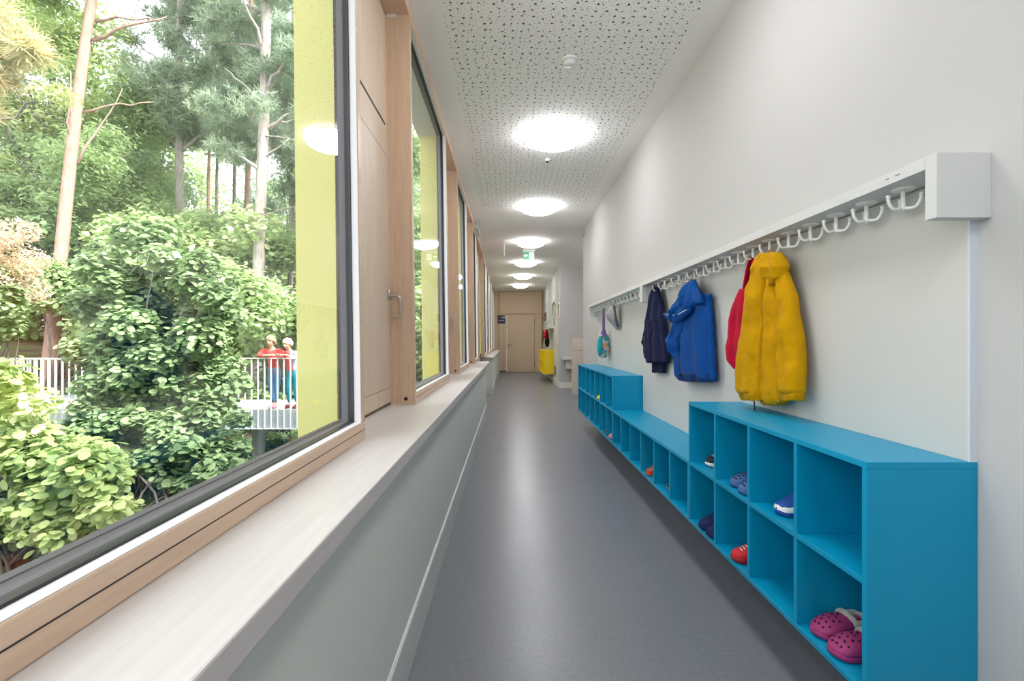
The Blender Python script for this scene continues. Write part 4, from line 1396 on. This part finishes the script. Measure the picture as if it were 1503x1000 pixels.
def railing(xa, xb, y, z0, z1, label, sp=.112):
    r = thing('railing', label, 'railing', (xa, y, z0))
    L = xb - xa
    obj('top_rail', MB().box(0, L, -.02, .02, z1 - z0 - .012, z1 - z0), M_rail_out, r)
    obj('bottom_rail', MB().box(0, L, -.012, .012, .0, .014), M_rail_out, r)
    n = int(L / sp)
    proto_b = None
    for k in range(n + 1):
        if proto_b is None:
            proto_b = obj('baluster', MB().box(-.007, .007, -.012, .012, 0, z1 - z0 - .012), M_rail_out, r)
        else:
            b = proto_b.copy(); COL.objects.link(b); b.parent = r; b.location = (k * sp, 0, 0)
    return r


railing(-5.0, -2.3, 8.225, -.33, .90, 'white painted steel railing in front of the two children')
railing(-9.6, -5.04, 8.225, -.33, .90, 'white painted steel railing section hidden behind the hazel bushes')
railing(-11.0, -8.9, 10.3, -.10, .80, 'white railing section seen against dark soil at the left', sp=.15)
rp = struct('walkway_ramp', MB().box(-11.4, -8.7, 10.28, 11.4, -.32, -.10), M_galv)
struct('walkway_landing', MB().box(-9.6, -8.7, 9.66, 10.28, -.30, -.06), M_deck)

# handrail post and thin pipe near the bottom of the window
pp = thing('drain_pipe', 'thin grey metal pipe running along the foot of the facade outside', 'pipe', (0, 0, 0))
obj('pipe_run', MB().tube([(-3.42, 6.1, -.72), (-2.3, 6.75, -.62), (-1.1, 7.4, -.52)], .02, 8), M_galv, pp, smooth=True)
obj('pipe_box', MB().box(-3.50, -3.36, 6.0, 6.12, -.86, -.70), M_alul, pp, bevel=.005)
obj('pipe_support', MB().box(-3.46, -3.42, 6.04, 6.08, -1.3, -.80).box(-1.2, -1.16, 7.34, 7.38, -1.3, -.52), M_alul, pp)

# --- trees
B1 = on_ground(64, 12.5); T1 = P(169, -260, 12.5)
tree('pine_tree', 'pine with pinkish leaning bare trunk behind the hazel bushes', B1, T1, .165, .095, M_bark_pine,
     rand_clumps(60, 240, -300, -40, 11.5, 14, 12, .8, .5), 24000, .085, M_needle, needles=True,
     extra=[(P(135, 60, 12.5), P(245, 25, 12.5), .05, .015), (P(140, 32, 12.5), P(235, 30, 12.3), .04, .012), (P(122, 165, 12.5), P(225, 150, 12.6), .035, .01),
            (P(108, 210, 12.4), P(104, 105, 12.2), .03, .012), (P(105, 215, 12.4), P(96, 120, 12.0), .025, .01), (P(115, 240, 12.5), P(180, 130, 12.8), .035, .01)])
tree('pine_tree', 'grey pine with straight pale trunk in the middle of the big window', on_ground(262, 17), P(270, -200, 17), .15, .09, M_bark_grey,
     rand_clumps(185, 350, -180, 215, 15.5, 19.5, 90, .62, .6), 110000, .11, M_needle, needles=True, extra=[(P(266, 190, 17), P(300, 170, 17), .03, .01), (P(268, 100, 17), P(225, 40, 16.5), .03, .01)])
tree('pine_tree', 'thick grey pine trunk standing behind the child in red', on_ground(377, 13.5), P(392, -220, 13.5), .175, .11, M_bark_grey,
     rand_clumps(300, 460, -200, 240, 12.5, 16.5, 100, .52, .6), 120000, .095, M_needle, needles=True,
     extra=[(P(383, 150, 13.5), P(330, 100, 13.5), .03, .01), (P(383, 160, 13.5), P(345, 158, 13.5), .03, .01), (P(384, 200, 13.5), P(430, 205, 13.4), .03, .01), (P(380, 320, 13.5), P(440, 302, 13.4), .02, .008), (P(384, 235, 13.5), P(425, 205, 13.5), .03, .01)])
tree('pine_tree', 'slender pale pine trunk behind the blond child', on_ground(426, 17), P(430, -150, 17), .095, .06, M_bark_grey,
     rand_clumps(395, 520, -150, 330, 15.5, 19, 70, .62, .6), 80000, .105, M_needle, needles=True)
tree('pine_tree', 'red-brown leaning pine trunk beside the thick grey pine', on_ground(352, 19), P(372, -80, 19), .125, .07, M_bark_red,
     rand_clumps(300, 420, -140, 220, 19, 22, 50, .8, .6), 50000, .12, M_needle, needles=True)
tree('pine_tree', 'thin dark trunk directly beside the red-brown leaning pine', on_ground(345, 21), P(347, 60, 21), .09, .05, M_bark_dark, rand_clumps(310, 380, 20, 150, 21, 23, 8, 1.1, .6), 12000, .12, M_needle, needles=True)
for px, Z, ty, bark, lb in ((306, 24, 200, M_bark_red, 'thin reddish trunk farther back, left of a pair'), (318, 24, 215, M_bark_dark, 'thin dark trunk farther back, right of a pair')):
    tree('young_tree', lb, on_ground(px, Z), P(px + 4, ty - 120, Z), .10, .05, bark, rand_clumps(px - 40, px + 40, 100, 220, Z, Z + 3, 8, 1.3, .6), 6000, .12, M_lf_tree)
tree('oak_tree', 'dark forked deciduous tree left of the leaning pine', on_ground(78, 16), P(76, -20, 16), .16, .07, M_bark_dark,
     rand_clumps(-60, 130, -60, 250, 14.5, 19, 46, 1.1, .55), 24000, .095, M_lf_yel, group=None,
     extra=[(P(74, 215, 16), P(40, 130, 15.6), .09, .03), (P(78, 215, 16), P(110, 120, 16.2), .06, .02), (P(50, 230, 16), P(0, 160, 15.6), .05, .02), (P(76, 130, 16), P(60, 30, 16), .05, .02), (P(20, 210, 15.2), P(-5, 150, 15), .04, .02), (P(76, 100, 16), P(100, 20, 15.5), .04, .015), (P(60, 180, 15), P(15, 130, 14.6), .04, .015)])
tree('oak_tree', 'low forked dark tree beside the foot of the leaning pine', on_ground(74, 14.5), P(64, 290, 14.5), .10, .06, M_bark_dark,
     rand_clumps(-20, 150, 200, 330, 13.5, 16.5, 34, .9, .5), 26000, .08, M_lf_tree, extra=[(on_ground(84, 14.4), P(86, 290, 14.4), .08, .05)])
tree('maple_tree', 'light green spreading tree right of the leaning pine', on_ground(160, 18), P(180, 160, 18), .10, .05, M_bark_dark,
     rand_clumps(140, 260, 130, 320, 16, 21, 44, 1.1, .5), 21000, .095, M_lf_tree, extra=[(P(155, 290, 18), P(205, 180, 18), .05, .02), (P(185, 320, 19), P(178, 240, 19), .05, .02), (P(188, 310, 19), P(240, 230, 19), .04, .015), (P(150, 300, 17.5), P(95, 190, 17), .03, .01), (P(165, 250, 18), P(130, 150, 18), .03, .01), (P(190, 300, 19), P(150, 260, 18.5), .03, .01), (P(180, 200, 18), P(225, 150, 18), .025, .01)])
tree('maple_tree', 'dark blue-green tree standing in the gap between leaning pine and grey pine', on_ground(215, 24), P(215, 120, 24), .14, .06, M_bark_dark,
     rand_clumps(180, 262, 150, 340, 22, 27, 22, 1.3, .6), 11000, .13, M_lf_dark)

# pine branch close to the glass at the top corner
pb = tree('pine_tree', 'yellowing pine branch reaching in at the top corner of the window', on_ground(-330, 6.0), P(-300, -260, 6.0), .13, .08, M_bark_pine,
          [(tuple(P(px, py, 5.2 + .1 * (py % 3))), (.13, .2, .10)) for px, py in ((2, 30), (22, 62), (-20, 85), (-50, 60), (-70, 20), (0, 112), (-40, 130), (-100, 80), (38, 58), (12, 88), (-15, 10), (45, 75), (-30, 160))], 5200, .085, M_needle_y, needles=True, bend=.0)
tree('oak_tree', 'overhanging light green tree whose crown fills the top left of the window', on_ground(-60, 11), P(-40, -200, 11), .12, .07, M_bark_dark,
     rand_clumps(-90, 95, -140, 150, 9.5, 12.5, 26, .6, .5), 14000, .06, M_lf_yel)

# wood farther back
back = [(-120, 30, 0), (20, 33, 1), (110, 36, 0), (170, 31, 1), (235, 38, 1), (290, 33, 0), (335, 41, 1), (395, 35, 1), (440, 31, 0), (490, 38, 1), (540, 30, 0), (585, 36, 1), (-40, 42, 1), (640, 33, 0), (675, 40, 1), (705, 34, 0)]
kinds = ['leafy', 'dense']
for i, (px, Z, kd) in enumerate(back):
    b = on_ground(px, Z)
    hh = random.uniform(9, 13)
    if 120 < px < 240: hh = 8.0
    if 300 < px < 360: hh = 9.0
    cl = []
    for q in range(26):
        r = random.uniform(1.5, 2.3)
        u = random.random()
        sp_ = 3.4 * (1 - .55 * u)
        cl.append(((b.x + random.uniform(-sp_, sp_), b.y + random.uniform(-1.5, 1.5), b.z + 1.5 + hh * u), (r, r, r * .6)))
    tree('forest_tree', 'blurred background forest tree with %s crown, %s counted from the left side' % (('open leafy', 'dense green')[kd], ORD[i]), b, b + Vector((random.uniform(-.5, .5), 0, hh * .9)), .20, .07,
         (M_bark_grey, M_bark_dark, M_bark_red)[i % 3], cl, 4000, .19, (M_lf_tree, M_lf_dark)[kd], group='background forest trees', shape=LEAF_O)

# outside the second and third window
for px, Z, lb in ((520, 14, 'leafy tree hidden behind the yellow reveal'), (632, 17, 'leafy tree outside the second window'), (672, 26, 'leafy tree far along outside the third window')):
    tree('maple_tree', lb, on_ground(px, Z), P(px + 4, 40, Z), .13, .06, M_bark_grey, rand_clumps(px - 45, px + 12, 60, 420, Z - 1.5, Z + 2, 30, .8, .6), 16000, .10, M_lf_tree)

# ================================================================== TWO CHILDREN ON THE WALKWAY
M_skin = mat('skin', (.62, .36, .26), .55, .3)


def skin_obj(name, joints, edges, m, parent, root=0, sub=1):
    me = bpy.data.meshes.new(name)
    me.from_pydata([j[:3] for j in joints], edges, [])
    me.materials.append(m)
    o = bpy.data.objects.new(name, me); COL.objects.link(o)
    o.parent = parent
    sk = o.modifiers.new('skin', 'SKIN')
    sk.use_smooth_shade = True
    sk.branch_smoothing = .4
    if not me.skin_vertices:
        pass
    for i, j in enumerate(joints):
        r = j[3]
        me.skin_vertices[0].data[i].radius = (r, j[4] if len(j) > 4 else r)
        me.skin_vertices[0].data[i].use_root = (i == root)
    s_ = o.modifiers.new('sub', 'SUBSURF'); s_.levels = sub; s_.render_levels = sub
    return o


def child(label, loc, rz, top_m, trouser_m, hair_m, shoe_m, sc, arms, cross=0.0, jacket_m=None, lean=.12):
    """a child leaning on the railing; faces local -Y. arms: list of (elbow, wrist)"""
    t = thing('person', label, 'person', loc, rz)
    t.scale = (sc, sc, sc)
    ly = -lean
    J, E = [], []

    def add(x, y, z, r, p=None, r2=None):
        J.append((x, y, z, r, r2 if r2 else r)); i = len(J) - 1
        if p is not None: E.append((p, i))
        return i
    pel = add(0, .02, .66, .085, None, .065)
    wst = add(0, ly * .3, .78, .078, pel, .06)
    cst = add(0, ly * .7, .92, .092, wst, .065)
    nk0 = add(0, ly, 1.04, .05, cst)
    nk1 = add(0, ly - .035, 1.065, .036, nk0)
    hd0 = add(0, ly - .075, 1.105, .068, nk1, .072)
    hd1 = add(0, ly - .070, 1.185, .080, hd0, .088)
    hd2 = add(0, ly - .045, 1.245, .055, hd1, .06)
    nose = add(0, ly - .168, 1.125, .010, hd0)
    legs = []
    for sx in (-1, 1):
        h = add(sx * .065, .02, .60, .062, pel)
        k = add(sx * (.065 - cross * .05), -.01, .34, .042, h)
        a = add(sx * (.07 - cross * .10), .03 + cross * .05 * sx, .075, .028, k)
        f = add(sx * (.08 - cross * .10), -.07 + cross * .05 * sx, .035, .026, a)
        legs.append((h, k, a, f))
    hands = []
    for sx, (el, wr) in zip((-1, 1), arms):
        s = add(sx * .135, ly * .95, 1.0, .042, cst)
        e = add(*el, .031, s)
        w = add(*wr, .021, e)
        d = (Vector(wr) - Vector(el)).normalized()
        side = d.cross(Vector((0, 0, 1))).normalized()
        pm = Vector(wr) + d * .035
        p = add(*pm, .024, w, .013)
        for q in (-1.5, -.5, .5, 1.5):
            L = (.030, .038, .040, .032)[int(q + 1.5)]
            a1 = pm + d * .026 + side * q * .0125
            a2 = a1 + d * L * .5 + Vector((0, 0, -.006))
            a3 = a2 + d * L * .35 + Vector((0, 0, -.016))
            i1 = add(*a1, .0075, p); i2 = add(*a2, .0068, i1); add(*a3, .0058, i2)
        t1 = Vector(wr) + d * .012 + side * .024 * (-sx); t2 = t1 + d * .022 + side * .012 * (-sx)
        i1 = add(*t1, .0085, p); add(*t2, .0070, i1)
        hands.append((s, e, w))
    skin_obj('body', J, E, M_skin, t, 0)
    # top
    K, G = [], []

    def addk(i, ex, p=None, z=0):
        x, y, zz, a, b = J[i]
        K.append((x, y, zz + z, a + ex, b + ex)); n = len(K) - 1
        if p is not None: G.append((p, n))
        return n
    a0 = addk(wst, .016); a1 = addk(cst, .018, a0); a2 = addk(nk0, .006, a1)
    lo = addk(pel, .030, a0, .0); lo = addk(pel, .030, lo, -.05)
    for s, e, w in hands:
        q = addk(s, .016, a1); q = addk(e, .016, q)
        x, y, z, r, r2 = J[w]; xe, ye, ze, _, _ = J[e]
        K.append((x * .85 + xe * .15, y * .85 + ye * .15, z * .85 + ze * .15, .030, .030)); G.append((q, len(K) - 1))
    skin_obj('jacket' if jacket_m else 'sweater', K, G, jacket_m or top_m, t, 0)
    if jacket_m:
        pan = MB()
        rows = []
        for i in range(8):
            u = i / 7
            z = 1.03 - .36 * u
            yy = ly * (1 - .75 * u) - .100 + .028 * u
            rows.append([(-.055, yy + .015, z), (0, yy - .008, z), (.055, yy + .015, z)])
        pan.grid(rows)
        obj('shirt_front', pan, top_m, t, smooth=True, solid=.012, label='red shirt showing in the open jacket')
    # trousers
    K, G = [], []
    b0 = addk(pel, .012)
    bw = addk(wst, .010, b0, -.01)
    for h, k, a, f in legs:
        q = addk(h, .012, b0); q = addk(k, .015, q); x, y, z, r, r2 = J[a]
        K.append((x, y, z + .015, .044, .044)); G.append((q, len(K) - 1))
    skin_obj('trousers', K, G, trouser_m, t, 0)
    for h, k, a, f in legs:
        x, y, z, r, r2 = J[f]
        sh = MB()
        rows = []
        for i in range(9):
            u = i / 8
            yy = y - .055 + .19 * u
            w = .036 * math.sin(PI * min(1, .12 + u * .9)) ** .4
            hh = .035 + .030 * math.sin(PI * min(1, u * .8 + .1)) + .02 * u
            rows.append([(x + w * math.cos(q), yy, .002 + hh * .5 + hh * .5 * math.sin(q)) for q in [2 * PI * z_ / 10 for z_ in range(10)]])
        sh.grid(rows, closed=True, caps=True)
        obj('shoe', sh, shoe_m, t, smooth=True)
    # hair cap
    hm = MB()
    c = Vector((0, ly - .052, 1.170))
    rows = []
    for i in range(9):
        th = PI * (i + .1) / 8.2 * .62
        row = []
        for k in range(20):
            ph = 2 * PI * k / 20
            back = .5 + .5 * math.sin(ph)
            tt = th * (.86 + .42 * back)
            rr = .94 + .16 * noise.noise(Vector((math.cos(ph) * 3, math.sin(ph) * 3 + i * .9, sc * 9)))
            row.append((c.x + .086 * rr * math.sin(tt) * math.cos(ph), c.y + .100 * rr * math.sin(tt) * math.sin(ph), c.z + .092 * rr * math.cos(tt)))
        rows.append(row)
    hm.grid(rows, closed=True)
    obj('hair', hm, hair_m, t, smooth=True, solid=.006)
    for sx in (-1, 1):
        obj('eye', MB().sphere((sx * .028, ly - .143, 1.148), .0085, 8, 6), M_black, t, smooth=True)
        obj('ear', MB().sphere((sx * .080, ly - .060, 1.140), .018, 8, 6, sc=(.4, .7, 1)), M_skin, t, smooth=True)
    obj('mouth', MB().sphere((0, ly - .142, 1.085), .014, 8, 6, sc=(1.2, .35, .28)), mat('lips', (.45, .14, .12), .5), t, smooth=True)
    return t


M_sw = mat('coral_red_sweater', (.75, .07, .06), .85, bump=.2, bscale=80)
M_jean = mat('light_blue_denim', (.10, .20, .36), .85, var=.15, vscale=9)
M_tealp = mat('teal_trousers', (.02, .28, .36), .8, var=.1, vscale=9)
M_pale = mat('pale_grey_blue_jacket', (.50, .56, .62), .75, bump=.15, bscale=60)
M_blond = mat('very_blond_hair', (.72, .62, .42), .7, var=.15, vscale=40)
M_bhair = mat('light_brown_hair', (.30, .20, .12), .7, var=.2, vscale=40)
M_psh = mat('pink_shoe', (.75, .35, .42), .6)
M_rsh = mat('dark_red_shoe', (.22, .03, .04), .6)
# forearms lie on the top rail, which runs in front of them
child('child with brown hair in red sweater and jeans leaning on the white railing', (-4.17, 8.47, 0), math.radians(8), M_sw, M_jean, M_bhair, M_psh, 1.03,
      [((-.185, -.20, .90), (-.05, -.255, .915)), ((.185, -.20, .90), (.06, -.265, .92))], cross=.6)
child('blond child in pale jacket, red shirt and teal trousers leaning on the white railing', (-3.84, 8.47, 0), math.radians(-4), M_sw, M_tealp, M_blond, M_rsh, .99,
      [((-.22, -.17, .92), (-.10, -.262, .955)), ((.19, -.18, .90), (.05, -.265, .95))], cross=0, jacket_m=M_pale)
print('OBJECTS', len(bpy.data.objects), 'polys', sum(len(m.polygons) for m in bpy.data.meshes))
